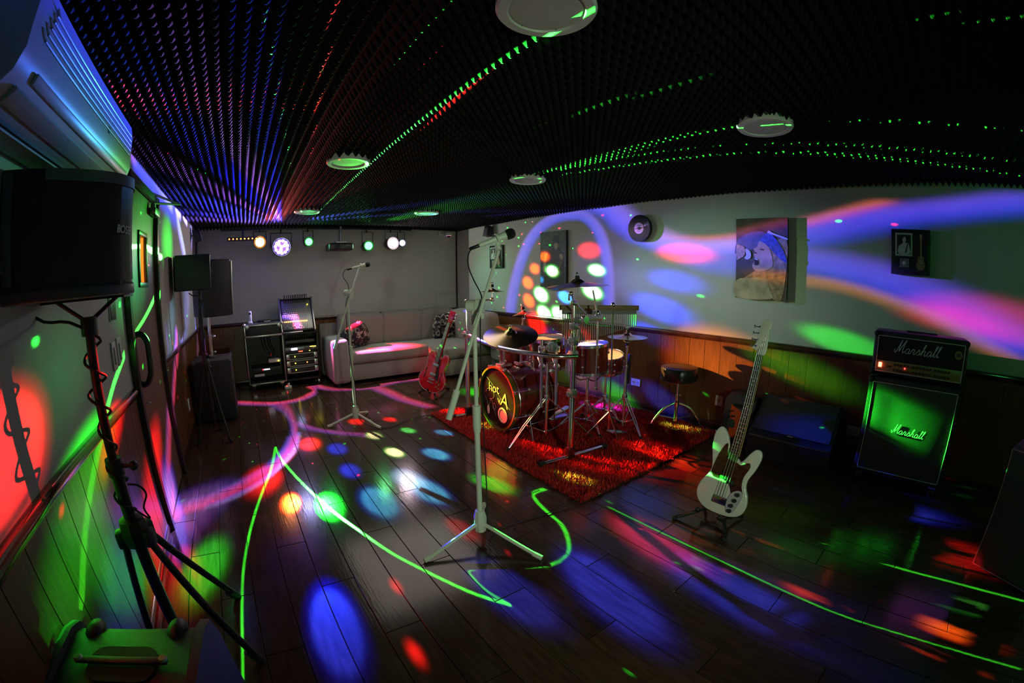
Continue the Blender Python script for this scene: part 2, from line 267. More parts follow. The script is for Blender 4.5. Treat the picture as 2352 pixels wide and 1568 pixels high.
BEAMS_BAND=[["H",[0.2,0.13,1],[0.02,0.05,1],0.7,[[3.567,4.995,0.95,3.45,0.88],[3.568,4.971,1.053,3.404,0.84],[3.57,4.936,1.199,3.303,0.8],[3.572,4.891,1.347,3.17,0.78],[3.574,4.84,1.475,3.051,0.78],[3.577,4.781,1.599,2.931,0.8],[3.581,4.714,1.718,2.821,0.83],[3.584,4.644,1.824,2.724,0.87],[3.588,4.57,1.921,2.635,0.93],[3.592,4.482,2.008,2.545,1.0],[3.597,4.382,2.076,2.445,1.1],[3.602,4.273,2.132,2.337,1.21],[3.608,4.163,2.174,2.226,1.34],[3.612,4.062,2.2,2.115,1.46],[3.617,3.963,2.213,2.003,1.6],[3.622,3.862,2.217,1.894,1.74],[3.627,3.761,2.213,1.78,1.89],[3.632,3.661,2.201,1.634,2.05],[3.637,3.57,2.177,1.445,2.2],[3.64,3.498,2.139,1.296,2.32],[3.643,3.435,2.091,1.197,2.44],[3.646,3.38,2.034,1.122,2.54],[3.648,3.334,1.971,1.068,2.63],[3.65,3.296,1.9,1.037,2.71],[3.652,3.263,1.822,1.011,2.78],[3.653,3.236,1.742,0.991,2.85],[3.654,3.215,1.657,0.98,2.91],[3.655,3.198,1.57,0.969,2.97],[3.655,3.186,1.486,0.96,3.02],[3.656,3.18,1.402,0.962,3.07],[3.656,3.176,1.321,0.961,3.12],[3.656,3.175,1.244,0.96,3.16],[3.656,3.176,1.172,0.974,3.19],[3.656,3.178,1.121,0.986,3.22]]],["W",[0.25,0.14,1],[0.01,0.03,1],0.8,[[3.64,3.498,2.387,2.741,3.22],[3.645,3.409,2.344,2.655,3.47],[3.651,3.286,2.284,2.459,3.84],[3.656,3.17,2.22,2.151,4.21],[3.66,3.084,2.156,1.993,4.51],[3.664,3.006,2.088,2.038,4.8],[3.668,2.927,2.026,2.164,5.11],[3.672,2.842,1.973,2.172,5.46],[3.676,2.758,1.926,2.126,5.83],[3.679,2.698,1.894,2.088,6.11]]],["W",[0.5,0.22,1],[0.01,0.03,1],0.8,[[3.679,2.698,1.894,2.201,7.42],[3.683,2.615,1.862,2.143,7.9],[3.689,2.499,1.818,2.088,8.62],[3.695,2.377,1.782,2.022,9.42],[3.7,2.267,1.758,1.949,10.19],[3.706,2.154,1.742,1.868,11.01],[3.712,2.03,1.732,1.773,11.96],[3.719,1.883,1.732,1.673,13.16],[3.727,1.73,1.74,1.585,14.49],[3.732,1.622,1.746,1.528,15.49]]],["W",[0.16,0.07,1],[0.005,0.02,1],0.85,[[3.732,1.622,1.746,1.782,10.93],[3.737,1.512,1.761,1.719,11.68],[3.745,1.358,1.782,1.628,12.78],[3.753,1.204,1.808,1.534,13.96],[3.759,1.072,1.836,1.465,15.02],[3.765,0.942,1.867,1.414,16.11],[3.772,0.811,1.898,1.366,17.28],[3.778,0.686,1.928,1.322,18.44],[3.784,0.562,1.957,1.288,19.65],[3.79,0.436,1.983,1.256,20.94],[3.796,0.322,2.004,1.226,22.16],[3.801,0.208,2.022,1.196,23.42],[3.808,0.072,2.041,1.16,24.99],[3.817,-0.102,2.063,1.115,27.09],[3.826,-0.295,2.087,1.066,29.57],[3.835,-0.47,2.109,1.024,31.96],[3.841,-0.606,2.129,0.995,33.9],[3.847,-0.72,2.146,0.972,35.57],[3.851,-0.799,2.158,0.957,36.79]]],["W",[1,0.2,0.15],[0.6,0.05,0.02],0.9,[[3.69,2.481,1.861,1.056,4.62],[3.695,2.378,1.847,1.016,4.97],[3.702,2.233,1.829,0.964,5.5],[3.71,2.078,1.818,0.909,6.12],[3.717,1.933,1.817,0.859,6.73],[3.724,1.782,1.823,0.81,7.41],[3.732,1.622,1.838,0.759,8.18],[3.74,1.455,1.863,0.714,9.04],[3.749,1.285,1.895,0.675,9.98],[3.757,1.123,1.928,0.642,10.94],[3.763,0.986,1.958,0.615,11.79],[3.769,0.861,1.987,0.592,12.62],[3.776,0.733,2.018,0.571,13.5],[3.782,0.595,2.052,0.55,14.5],[3.789,0.457,2.087,0.531,15.55],[3.794,0.359,2.113,0.518,16.33]]],["W",[0.16,0.07,1],[0.005,0.02,1],0.85,[[3.719,1.889,1.615,2.452,8.53],[3.726,1.747,1.629,2.342,9.33],[3.736,1.551,1.649,2.219,10.5],[3.745,1.366,1.661,2.119,11.7],[3.751,1.228,1.659,2.039,12.67],[3.758,1.101,1.649,1.961,13.61],[3.764,0.965,1.634,1.88,14.68],[3.771,0.817,1.615,1.798,15.89],[3.779,0.664,1.592,1.718,17.22],[3.787,0.509,1.565,1.639,18.66],[3.794,0.359,1.533,1.57,20.12],[3.801,0.211,1.497,1.506,21.65],[3.808,0.066,1.459,1.449,23.21],[3.814,-0.055,1.426,1.401,24.58],[3.82,-0.168,1.391,1.355,25.92],[3.826,-0.302,1.345,1.307,27.58],[3.835,-0.484,1.278,1.257,29.94],[3.845,-0.686,1.203,1.212,32.74],[3.853,-0.838,1.149,1.183,34.94]]],["W",[0.9,0.3,0.25],[0.5,0.15,0.02],0.9,[[3.753,1.198,1.476,0.921,7.09],[3.759,1.075,1.47,0.887,7.59],[3.767,0.903,1.462,0.843,8.34],[3.776,0.728,1.447,0.801,9.15],[3.783,0.578,1.422,0.766,9.89],[3.79,0.43,1.392,0.734,10.66],[3.798,0.278,1.358,0.706,11.5],[3.805,0.133,1.327,0.679,12.34],[3.812,-0.012,1.294,0.651,13.23],[3.82,-0.166,1.25,0.619,14.22],[3.828,-0.343,1.187,0.592,15.43],[3.837,-0.528,1.116,0.572,16.78],[3.844,-0.664,1.065,0.559,17.82]]],["A",[1,0.15,0.35],[0.25,0.1,1],0.8,[[0.416,6.188,0.0,4.006,4.85],[0.484,6.175,0.0,4.012,4.83],[0.581,6.155,0.0,4.009,4.83],[0.669,6.132,0.0,3.992,4.86],[0.728,6.113,0.0,3.967,4.9],[0.776,6.091,0.0,3.885,4.94],[0.818,6.045,0.0,3.577,5.0],[0.846,5.967,0.0,3.215,5.06],[0.865,5.87,0.0,3.329,5.15],[0.899,5.771,0.0,3.33,5.31],[0.95,5.675,0.0,3.22,5.54],[1.013,5.578,0.0,3.112,5.84],[1.09,5.499,0.0,3.011,6.19],[1.186,5.45,0.0,2.934,6.57],[1.296,5.417,0.0,2.881,7.01],[1.398,5.392,0.0,2.842,7.45],[1.473,5.374,0.0,2.808,7.82],[1.537,5.364,0.0,2.776,8.14],[1.608,5.37,0.0,2.731,8.46],[1.686,5.402,0.0,2.73,8.76],[1.77,5.451,0.0,2.835,9.09],[1.872,5.487,0.0,2.903,9.61],[2.007,5.492,0.0,2.884,10.53],[2.157,5.481,0.0,2.833,11.75],[2.268,5.471,0.0,2.791,12.77]]],["A",[1,0.1,0.3],[0.25,0.1,1],0.8,[[-0.251,5.515,0.0,3.139,7.65],[-0.168,5.461,0.0,3.077,7.52],[-0.053,5.387,0.0,2.987,7.42],[0.054,5.322,0.0,2.905,7.38],[0.13,5.28,0.0,2.856,7.39],[0.195,5.249,0.0,2.832,7.4],[0.27,5.233,0.0,2.825,7.37],[0.361,5.231,0.0,2.846,7.29],[0.461,5.244,0.0,2.887,7.18],[0.553,5.276,0.0,2.916,7.05],[0.628,5.333,0.0,2.938,6.86],[0.694,5.411,0.0,2.956,6.64],[0.748,5.495,0.0,2.717,6.44],[0.782,5.572,0.0,1.606,6.28],[0.801,5.652,0.0,1.046,6.13],[0.813,5.74,0.0,2.324,5.98],[0.813,5.841,0.0,3.213,5.84],[0.804,5.949,0.0,3.429,5.74],[0.796,6.029,0.0,3.513,5.69]]],["A",[0.9,0.1,0.3],[0.3,0.1,1],0.8,[[1.594,5.325,0.0,3.452,8.55],[1.609,5.229,0.0,3.287,8.99],[1.63,5.096,0.0,3.064,9.7],[1.652,4.957,0.0,2.817,10.54],[1.669,4.831,0.0,2.626,11.41],[1.686,4.705,0.0,2.492,12.38],[1.712,4.576,0.0,2.363,13.54],[1.753,4.439,0.0,2.2,15.01],[1.8,4.304,0.0,2.041,16.67],[1.833,4.209,0.0,1.936,17.95]]],["A",[0.7,0.1,0.5],[0.1,0.1,1],0.8,[[0.266,5.193,0.0,4.021,5.66],[0.287,5.104,0.0,3.717,5.95],[0.315,4.977,0.0,2.979,6.43],[0.337,4.828,0.0,2.149,7.1],[0.347,4.665,0.0,1.705,7.98],[0.35,4.491,0.0,1.385,9.08],[0.347,4.326,0.0,1.197,10.29],[0.333,4.173,-0.0,1.163,11.59],[0.315,4.032,0.0,1.093,12.93],[0.301,3.935,0.0,1.04,13.94]]],["A",[1,0.04,0.04],[0.1,0.1,1],0.8,[[0.301,3.935,0.0,1.833,13.94],[0.279,3.852,0.0,1.76,14.88],[0.248,3.738,0.0,1.791,16.25],[0.209,3.628,0.0,1.82,17.71],[0.164,3.534,0.0,1.755,19.06],[0.112,3.445,0.0,1.673,20.45],[0.059,3.365,0.0,1.597,21.8],[0.01,3.302,0.0,1.539,22.93],[-0.04,3.248,0.0,1.487,23.98],[-0.098,3.195,0.0,1.434,25.09],[-0.164,3.141,0.0,1.384,26.29],[-0.236,3.09,0.0,1.34,27.54],[-0.308,3.043,0.0,1.304,28.78],[-0.373,3.003,0.0,1.276,29.9],[-0.436,2.968,0.0,1.25,30.97],[-0.504,2.936,0.0,1.226,32.06],[-0.584,2.906,0.0,1.215,33.21],[-0.667,2.88,0.0,1.216,34.39],[-0.726,2.862,0.0,1.218,35.27]]],["A",[0.3,0.3,1],[0.05,0.05,1],0.8,[[0.354,4.039,0.0,0.892,12.82],[0.333,3.933,0.0,0.851,13.93],[0.303,3.79,0.0,0.869,15.56],[0.265,3.656,0.0,0.91,17.25],[0.221,3.554,0.0,0.891,18.68],[0.17,3.462,0.0,0.844,20.08],[0.115,3.368,0.0,0.789,21.61],[0.057,3.274,0.0,0.742,23.25],[-0.004,3.183,0.0,0.703,24.97],[-0.069,3.102,0.0,0.669,26.63],[-0.136,3.038,0.0,0.64,28.08],[-0.206,2.984,0.0,0.618,29.43],[-0.276,2.938,0.0,0.598,30.68],[-0.348,2.903,0.0,0.585,31.78],[-0.418,2.876,0.0,0.582,32.74],[-0.469,2.858,0.0,0.581,33.45]]],["A",[0.6,0.1,0.9],[0.2,0.1,1],0.8,[[0.36,4.396,0.0,1.501,6.5],[0.402,4.312,0.0,1.413,6.91],[0.461,4.197,0.0,1.319,7.54],[0.522,4.092,0.0,1.247,8.17],[0.577,4.02,0.0,1.199,8.64],[0.633,3.957,-0.0,1.159,9.09],[0.704,3.888,0.0,1.119,9.62],[0.801,3.8,0.0,1.075,10.35],[0.909,3.708,0.0,1.038,11.22],[0.986,3.642,0.0,1.014,11.91]]],["W",[0.6,0.7,1],[0.2,0.15,1],0.7,[[-0.731,4.634,2.252,1.778,2.72],[-0.731,4.686,2.213,1.835,2.66],[-0.731,4.76,2.155,1.916,2.57],[-0.731,4.843,2.096,2.005,2.49],[-0.731,4.929,2.043,2.106,2.41],[-0.731,5.023,1.991,2.227,2.33],[-0.731,5.114,1.939,2.35,2.27],[-0.731,5.194,1.89,2.459,2.22],[-0.731,5.268,1.843,2.559,2.18],[-0.731,5.32,1.809,2.632,2.15]]],["W",[0.4,0.3,1],[0.1,0.1,1],0.6,[[-0.731,5.933,2.239,2.26,1.38],[-0.731,5.98,2.185,2.3,1.37],[-0.731,6.043,2.108,2.355,1.36],[-0.731,6.082,2.03,2.386,1.36],[-0.731,6.072,1.962,2.371,1.36],[-0.731,6.04,1.899,2.339,1.36],[-0.731,6.012,1.854,2.314,1.36]]],["W",[0.4,0.3,1],[0.1,0.1,1],0.6,[[-0.731,6.089,1.346,2.788,1.45],[-0.731,6.112,1.288,2.801,1.47],[-0.731,6.141,1.204,2.815,1.5],[-0.731,6.159,1.113,2.816,1.54],[-0.731,6.162,1.031,2.802,1.57],[-0.731,6.152,0.947,2.776,1.61],[-0.731,6.121,0.855,2.726,4.99],[-0.731,6.052,0.751,2.641,5.18],[-0.731,5.96,0.644,2.538,5.4],[-0.731,5.888,0.57,2.459,5.58]]],["W",[0.1,0.1,1],[0.02,0.05,1],0.8,[[-0.731,2.849,2.235,1.237,6.41],[-0.731,2.956,2.233,1.35,6.07],[-0.731,3.123,2.229,1.526,5.57],[-0.731,3.326,2.227,1.748,5.03],[-0.731,3.562,2.228,2.074,4.47],[-0.731,3.847,2.232,2.577,3.88],[-0.731,4.123,2.235,3.2,3.4],[-0.731,4.324,2.235,3.722,3.1],[-0.731,4.473,2.234,4.128,2.91],[-0.731,4.578,2.233,4.426,2.78]]],["W",[0.9,0.1,0.5],[0.2,0.1,1],0.8,[[-0.731,4.383,1.014,1.819,3.37],[-0.731,4.356,0.977,1.787,3.44],[-0.731,4.312,0.924,1.735,3.54],[-0.731,4.248,0.868,1.653,11.06],[-0.731,4.161,0.819,1.554,11.62],[-0.731,4.058,0.77,1.456,12.29],[-0.731,3.961,0.721,1.374,12.97],[-0.731,3.876,0.668,1.305,13.64],[-0.731,3.798,0.617,1.243,14.29],[-0.731,3.743,0.581,1.2,14.78]]],["W",[0.9,0.1,0.5],[0.2,0.1,1],0.8,[[-0.731,3.622,0.539,0.897,14.18],[-0.731,3.543,0.418,0.868,15.14]]],["W",[0.9,0.1,0.3],[0.3,0.1,0.8],0.8,[[-0.731,3.422,0.49,1.519,10.45],[-0.731,3.341,0.434,1.448,10.98],[-0.731,3.224,0.361,1.351,11.78],[-0.731,3.102,0.296,1.253,12.62],[-0.731,2.988,0.25,1.165,13.42],[-0.731,2.877,0.212,1.091,14.22],[-0.731,2.791,0.174,1.042,14.89],[-0.731,2.747,0.131,1.019,15.33],[-0.731,2.727,0.086,1.019,15.63],[-0.731,2.714,0.054,1.022,15.84]]],["W",[0.25,0.25,0.8],[0.1,0.1,0.6],0.9,[[-0.731,5.418,1.361,6.474,0.78],[-0.731,5.33,1.284,6.167,0.81],[-0.731,5.203,1.18,5.738,0.85],[-0.731,5.073,1.083,5.319,0.91],[-0.731,4.953,1.004,4.955,0.96],[-0.731,4.836,0.933,4.624,1.02],[-0.731,4.753,0.884,4.399,3.18]]],["W",[0.15,0.35,0.5],[0.1,0.2,0.4],0.9,[[-0.731,4.24,1.229,3.662,1.03],[-0.731,4.043,1.013,3.22,1.17]]],["W",[1,0.1,0.02],[0.6,0.04,0.01],0.8,[[1.878,0.238,0.0,0.379,109.04],[1.876,0.181,0.0,0.372,111.92],[1.872,0.101,0.0,0.361,116.08],[1.867,0.019,0.0,0.351,120.44],[1.864,-0.052,0.0,0.343,124.28],[1.86,-0.122,0.0,0.335,128.18],[1.852,-0.195,0.0,0.325,132.31],[1.837,-0.262,0.0,0.315,136.24],[1.819,-0.329,0.0,0.307,140.25],[1.803,-0.409,0.0,0.299,145.16],[1.791,-0.519,0.0,0.289,151.98],[1.779,-0.64,0.0,0.279,159.82],[1.77,-0.73,0.0,0.272,165.79]]],["W",[0.5,0.15,0.02],[0.3,0.05,0.01],0.9,[[1.828,1.279,0.0,0.939,15.71],[1.862,1.193,0.0,0.93,16.42],[1.91,1.069,0.0,0.911,17.47],[1.97,0.931,0.0,0.893,18.71],[2.04,0.794,0.0,0.889,20.02],[2.119,0.642,0.0,0.89,21.54],[2.206,0.469,0.0,0.891,23.39],[2.307,0.259,0.0,0.891,25.81],[2.411,0.025,0.0,0.89,28.73],[2.484,-0.153,0.0,0.887,31.11]]],["W",[0.2,0.15,0.6],[0.1,0.05,0.5],0.9,[[1.951,1.526,0.0,0.538,7.98],[1.923,1.37,0.0,0.495,8.7],[1.886,1.167,0.0,0.447,9.7],[1.862,0.983,0.0,0.409,10.67],[1.861,0.852,-0.0,0.388,11.39],[1.871,0.733,0.0,0.374,12.08],[1.878,0.595,0.0,0.358,12.91],[1.876,0.415,0.0,0.335,14.07],[1.869,0.224,-0.0,0.313,15.37],[1.861,0.088,0.0,0.298,16.35]]]]
BEAMS_LINE=[["G",[0.03,1,0.04],[[0.107,3.763,0.0,0.202,73.1],[0.112,3.676,0.0,0.194,77.53],[0.119,3.554,0.0,0.19,84.19],[0.137,3.406,0.0,0.183,92.8],[0.168,3.24,0.0,0.169,103.24],[0.204,3.062,0.0,0.154,115.53],[0.241,2.892,0.0,0.141,128.48],[0.275,2.744,0.0,0.131,140.75],[0.309,2.605,0.0,0.122,153.16],[0.344,2.472,0.0,0.115,165.86],[0.379,2.352,0.0,0.108,178.09],[0.415,2.238,0.0,0.103,190.23],[0.449,2.13,0.0,0.099,202.48],[0.479,2.03,0.0,0.095,214.32],[0.508,1.937,0.0,0.091,225.9],[0.536,1.854,-0.0,0.087,236.7],[0.56,1.789,0.0,0.084,245.37],[0.584,1.733,0.0,0.083,253.0],[0.609,1.674,0.0,0.082,261.2],[0.635,1.612,0.0,0.08,270.16],[0.661,1.549,0.0,0.079,279.48],[0.687,1.488,0.0,0.077,288.85],[0.711,1.432,0.0,0.075,297.59],[0.735,1.378,0.0,0.074,306.13],[0.761,1.327,0.0,0.072,314.52],[0.79,1.277,-0.0,0.07,322.91],[0.819,1.229,-0.0,0.07,331.0],[0.84,1.195,0.0,0.07,336.88]]],["G",[0.03,1,0.04],[[0.84,1.195,0.0,0.075,161.7],[0.832,1.229,0.0,0.076,158.84],[0.819,1.279,0.0,0.078,154.77],[0.809,1.328,0.0,0.08,150.81],[0.805,1.367,0.0,0.082,147.65],[0.804,1.405,0.0,0.083,144.72],[0.806,1.439,0.0,0.085,142.03],[0.807,1.472,0.0,0.085,139.54],[0.811,1.501,0.0,0.047,137.36],[0.827,1.516,0.0,0.062,136.17],[0.86,1.51,0.0,0.071,136.6],[0.904,1.489,0.0,0.075,138.15],[0.949,1.463,0.0,0.079,140.14],[0.991,1.435,0.0,0.082,142.35],[1.033,1.402,0.0,0.082,144.94],[1.075,1.372,0.0,0.082,147.43],[1.115,1.345,0.0,0.082,149.65],[1.154,1.322,0.0,0.078,151.69],[1.194,1.307,0.0,0.067,153.1],[1.232,1.304,-0.0,0.055,153.56],[1.272,1.31,0.0,0.041,153.29],[1.309,1.324,0.0,0.036,152.36],[1.342,1.347,0.0,0.058,150.73],[1.372,1.379,0.0,0.073,148.42],[1.401,1.417,0.0,0.084,145.66],[1.429,1.459,0.0,0.098,142.64],[1.455,1.507,0.0,0.112,139.24],[1.477,1.557,0.0,0.13,135.66],[1.49,1.606,0.0,0.14,132.22],[1.496,1.655,0.0,0.144,128.73],[1.504,1.708,0.0,0.146,125.11],[1.514,1.763,0.0,0.15,121.39],[1.525,1.821,0.0,0.151,117.64],[1.539,1.873,0.0,0.145,114.37],[1.554,1.912,0.0,0.126,111.95],[1.57,1.944,0.0,0.061,110.12],[1.591,1.966,0.0,0.127,108.95],[1.622,1.973,0.0,0.159,108.83],[1.657,1.969,0.0,0.165,109.44],[1.683,1.965,0.0,0.167,109.99]]],["G",[0.03,1,0.04],[[0.107,3.763,0.0,0.307,38.01],[0.086,3.631,0.0,0.286,41.84],[0.057,3.454,0.0,0.269,47.49],[0.021,3.273,0.0,0.255,54.0],[-0.02,3.11,0.0,0.234,60.57],[-0.065,2.95,0.0,0.209,67.71],[-0.107,2.792,0.0,0.187,75.36],[-0.143,2.646,0.0,0.17,82.98],[-0.175,2.506,0.0,0.154,90.79],[-0.204,2.367,0.0,0.14,99.02],[-0.227,2.238,0.0,0.128,107.14],[-0.248,2.114,0.0,0.117,115.36],[-0.265,1.991,0.0,0.107,123.89],[-0.277,1.879,0.0,0.099,131.94],[-0.286,1.772,0.0,0.092,140.02],[-0.297,1.656,0.0,0.086,149.17],[-0.309,1.519,-0.0,0.079,160.55],[-0.323,1.383,0.0,0.073,172.44],[-0.334,1.292,0.0,0.069,180.81]]],["G",[0.03,1,0.04],[[1.846,1.508,0.0,0.09,95.93],[1.851,1.284,0.0,0.08,107.9],[1.854,0.991,0.0,0.07,125.08],[1.852,0.717,0.0,0.061,142.88],[1.844,0.489,-0.0,0.055,158.93],[1.835,0.273,0.0,0.05,175.2],[1.83,0.078,0.0,0.047,191.07],[1.837,-0.079,0.0,0.045,204.64],[1.851,-0.22,0.0,0.043,217.52],[1.865,-0.376,0.0,0.041,232.39],[1.877,-0.571,0.0,0.039,251.87],[1.886,-0.782,0.0,0.037,274.09],[1.889,-0.939,0.0,0.036,291.53]]],["G",[0.03,1,0.04],[[2.382,0.261,0.0,0.096,185.11],[2.385,0.15,0.0,0.092,194.31],[2.389,-0.008,0.0,0.088,207.82],[2.394,-0.167,0.0,0.083,222.18],[2.403,-0.301,0.0,0.08,235.01],[2.415,-0.435,0.0,0.078,248.29],[2.425,-0.575,0.0,0.075,262.67],[2.433,-0.729,0.0,0.072,279.14],[2.439,-0.886,0.0,0.07,296.68],[2.441,-1.002,0.0,0.068,310.02]]],["G",[0.03,1,0.04],[[-0.731,3.559,1.477,0.529,23.54],[-0.731,3.537,1.456,0.518,24.05],[-0.731,3.501,1.425,0.494,24.89],[-0.731,3.432,1.389,0.451,26.45],[-0.731,3.322,1.349,0.402,29.02],[-0.731,3.191,1.307,0.354,32.3],[-0.731,3.065,1.271,0.31,35.69],[-0.731,2.954,1.244,0.277,38.86],[-0.731,2.85,1.222,0.257,41.98],[-0.731,2.767,1.203,0.249,44.65],[-0.731,2.711,1.183,0.241,46.54],[-0.731,2.672,1.166,0.235,47.93],[-0.731,2.646,1.153,0.23,48.88]]],["G",[0.03,1,0.04],[[-0.731,2.559,1.141,0.348,21.64],[-0.731,2.466,1.105,0.324,23.14],[-0.731,2.342,1.059,0.296,25.25],[-0.731,2.231,1.018,0.274,27.26],[-0.731,2.149,0.982,0.259,28.84],[-0.731,2.078,0.95,0.247,30.27],[-0.731,2.022,0.925,0.238,31.42],[-0.731,1.988,0.913,0.231,32.13],[-0.731,1.969,0.908,0.227,32.52],[-0.731,1.956,0.905,0.224,32.77]]],["G",[0.03,1,0.04],[[-0.731,1.821,0.855,0.366,42.89],[-0.731,1.768,0.832,0.354,44.37],[-0.731,1.694,0.801,0.338,46.48],[-0.731,1.623,0.771,0.323,48.58],[-0.731,1.566,0.746,0.312,50.3],[-0.731,1.514,0.722,0.302,51.96],[-0.731,1.46,0.697,0.293,53.68],[-0.731,1.408,0.672,0.284,55.39],[-0.731,1.357,0.648,0.275,57.12],[-0.731,1.304,0.622,0.267,58.97],[-0.731,1.245,0.592,0.259,61.08],[-0.731,1.185,0.562,0.252,63.28],[-0.731,1.141,0.542,0.246,64.9]]],["G",[0.03,1,0.04],[[-0.731,2.673,1.693,0.188,120.09],[-0.731,2.73,1.7,0.195,115.23],[-0.731,2.817,1.711,0.203,108.21],[-0.731,2.912,1.721,0.213,100.88],[-0.731,3.009,1.729,0.228,93.72],[-0.731,3.114,1.736,0.244,86.52],[-0.731,3.194,1.742,0.256,81.29]]],["G",[0.03,1,0.04],[[-0.731,3.251,1.738,0.4,77.78],[-0.731,3.31,1.735,0.422,74.28],[-0.731,3.398,1.731,0.458,69.25],[-0.731,3.499,1.726,0.505,63.81],[-0.731,3.615,1.72,0.563,58.03],[-0.731,3.745,1.713,0.638,52.07],[-0.731,3.845,1.708,0.703,47.82]]],["G",[0.03,1,0.04],[[3.131,4.619,0.0,0.395,50.63],[2.507,3.227,0.0,0.21,77.6]]]]
BEAMS_CEILING=[["F",[0.03,1,0.04],[[2.097,2.425,2.243,0.174,462.35],[2.095,2.249,2.243,0.156,502.6],[2.089,2.017,2.243,0.135,558.53],[2.081,1.794,2.243,0.117,614.92],[2.07,1.608,2.243,0.104,664.19],[2.057,1.432,2.243,0.094,712.42],[2.052,1.27,2.243,0.086,758.97],[2.055,1.135,2.243,0.08,799.75],[2.064,1.01,2.243,0.075,838.78],[2.085,0.878,2.243,0.071,881.96],[2.117,0.736,2.243,0.067,930.22],[2.154,0.587,2.243,0.064,982.8],[2.195,0.436,2.243,0.062,1037.76],[2.236,0.298,2.243,0.06,1089.36],[2.281,0.161,2.243,0.058,1142.66],[2.331,0.003,2.243,0.056,1205.04],[2.392,-0.197,2.243,0.054,1286.28],[2.448,-0.418,2.243,0.052,1378.49],[2.48,-0.585,2.243,0.051,1448.9]]],["F",[0.03,1,0.04],[[2.108,2.242,2.243,0.158,344.55],[2.132,2.101,2.243,0.147,368.87],[2.163,1.907,2.243,0.133,403.61],[2.2,1.707,2.243,0.121,441.57],[2.242,1.517,2.243,0.111,479.33],[2.285,1.324,2.243,0.103,519.73],[2.335,1.137,2.243,0.096,560.68],[2.387,0.974,2.243,0.091,598.09],[2.445,0.817,2.243,0.087,635.86],[2.518,0.646,2.243,0.084,679.25],[2.605,0.457,2.243,0.081,729.22],[2.701,0.249,2.243,0.079,786.2],[2.798,0.025,2.243,0.076,849.6],[2.907,-0.225,2.243,0.074,923.21],[3.012,-0.493,2.243,0.072,1004.52],[3.077,-0.696,2.243,0.07,1067.35]]],["F",[0.03,1,0.04],[[2.245,2.388,2.243,0.186,372.88],[2.281,2.249,2.243,0.174,400.21],[2.326,2.053,2.243,0.158,439.79],[2.373,1.844,2.243,0.144,484.21],[2.415,1.638,2.243,0.131,529.65],[2.454,1.424,2.243,0.119,578.61],[2.501,1.222,2.243,0.11,628.07],[2.557,1.048,2.243,0.104,673.17],[2.621,0.881,2.243,0.099,718.88],[2.707,0.7,2.243,0.096,771.78],[2.813,0.499,2.243,0.093,833.46],[2.934,0.277,2.243,0.091,904.87],[3.057,0.035,2.243,0.088,985.34],[3.189,-0.238,2.243,0.086,1079.63],[3.318,-0.533,2.243,0.083,1184.65],[3.399,-0.759,2.243,0.081,1266.26]]],["F",[0.03,0.8,0.04],[[0.486,1.139,2.243,0.253,120.51],[0.488,1.115,2.243,0.25,121.66],[0.492,1.082,2.243,0.246,123.27],[0.495,1.05,2.243,0.243,124.81],[0.496,1.024,2.243,0.239,126.09],[0.496,1.001,2.243,0.235,127.26],[0.496,0.984,2.243,0.232,128.09]]],["F",[0.03,0.8,0.04],[[1.442,1.314,2.243,0.276,80.97],[1.448,1.158,2.243,0.251,86.27]]],["F",[0.03,1,0.04],[[1.373,-0.011,2.243,0.024,261.65],[1.383,-0.064,2.243,0.024,266.22],[1.395,-0.138,2.243,0.023,272.74],[1.407,-0.207,2.243,0.023,278.78],[1.421,-0.255,2.243,0.022,283.12],[1.437,-0.294,2.243,0.022,286.75],[1.449,-0.322,2.243,0.023,289.34]]],["F",[1,0.02,0.02],[[-0.619,1.952,2.243,0.138,107.8],[-0.56,1.948,2.243,0.129,107.04],[-0.476,1.94,2.243,0.116,106.12],[-0.393,1.933,2.243,0.105,105.29],[-0.328,1.929,2.243,0.097,104.61],[-0.266,1.926,2.243,0.088,103.94],[-0.196,1.924,2.243,0.077,103.2],[-0.116,1.92,2.243,0.065,102.48],[-0.03,1.915,2.243,0.051,101.82],[0.059,1.911,2.243,0.038,101.23],[0.153,1.908,2.243,0.024,100.58],[0.249,1.905,2.243,0.015,100.05],[0.318,1.901,2.243,0.02,99.81]]],["F",[1,0.02,0.02],[[0.874,2.015,2.243,0.146,116.27],[0.888,1.936,2.243,0.141,120.8]]]]

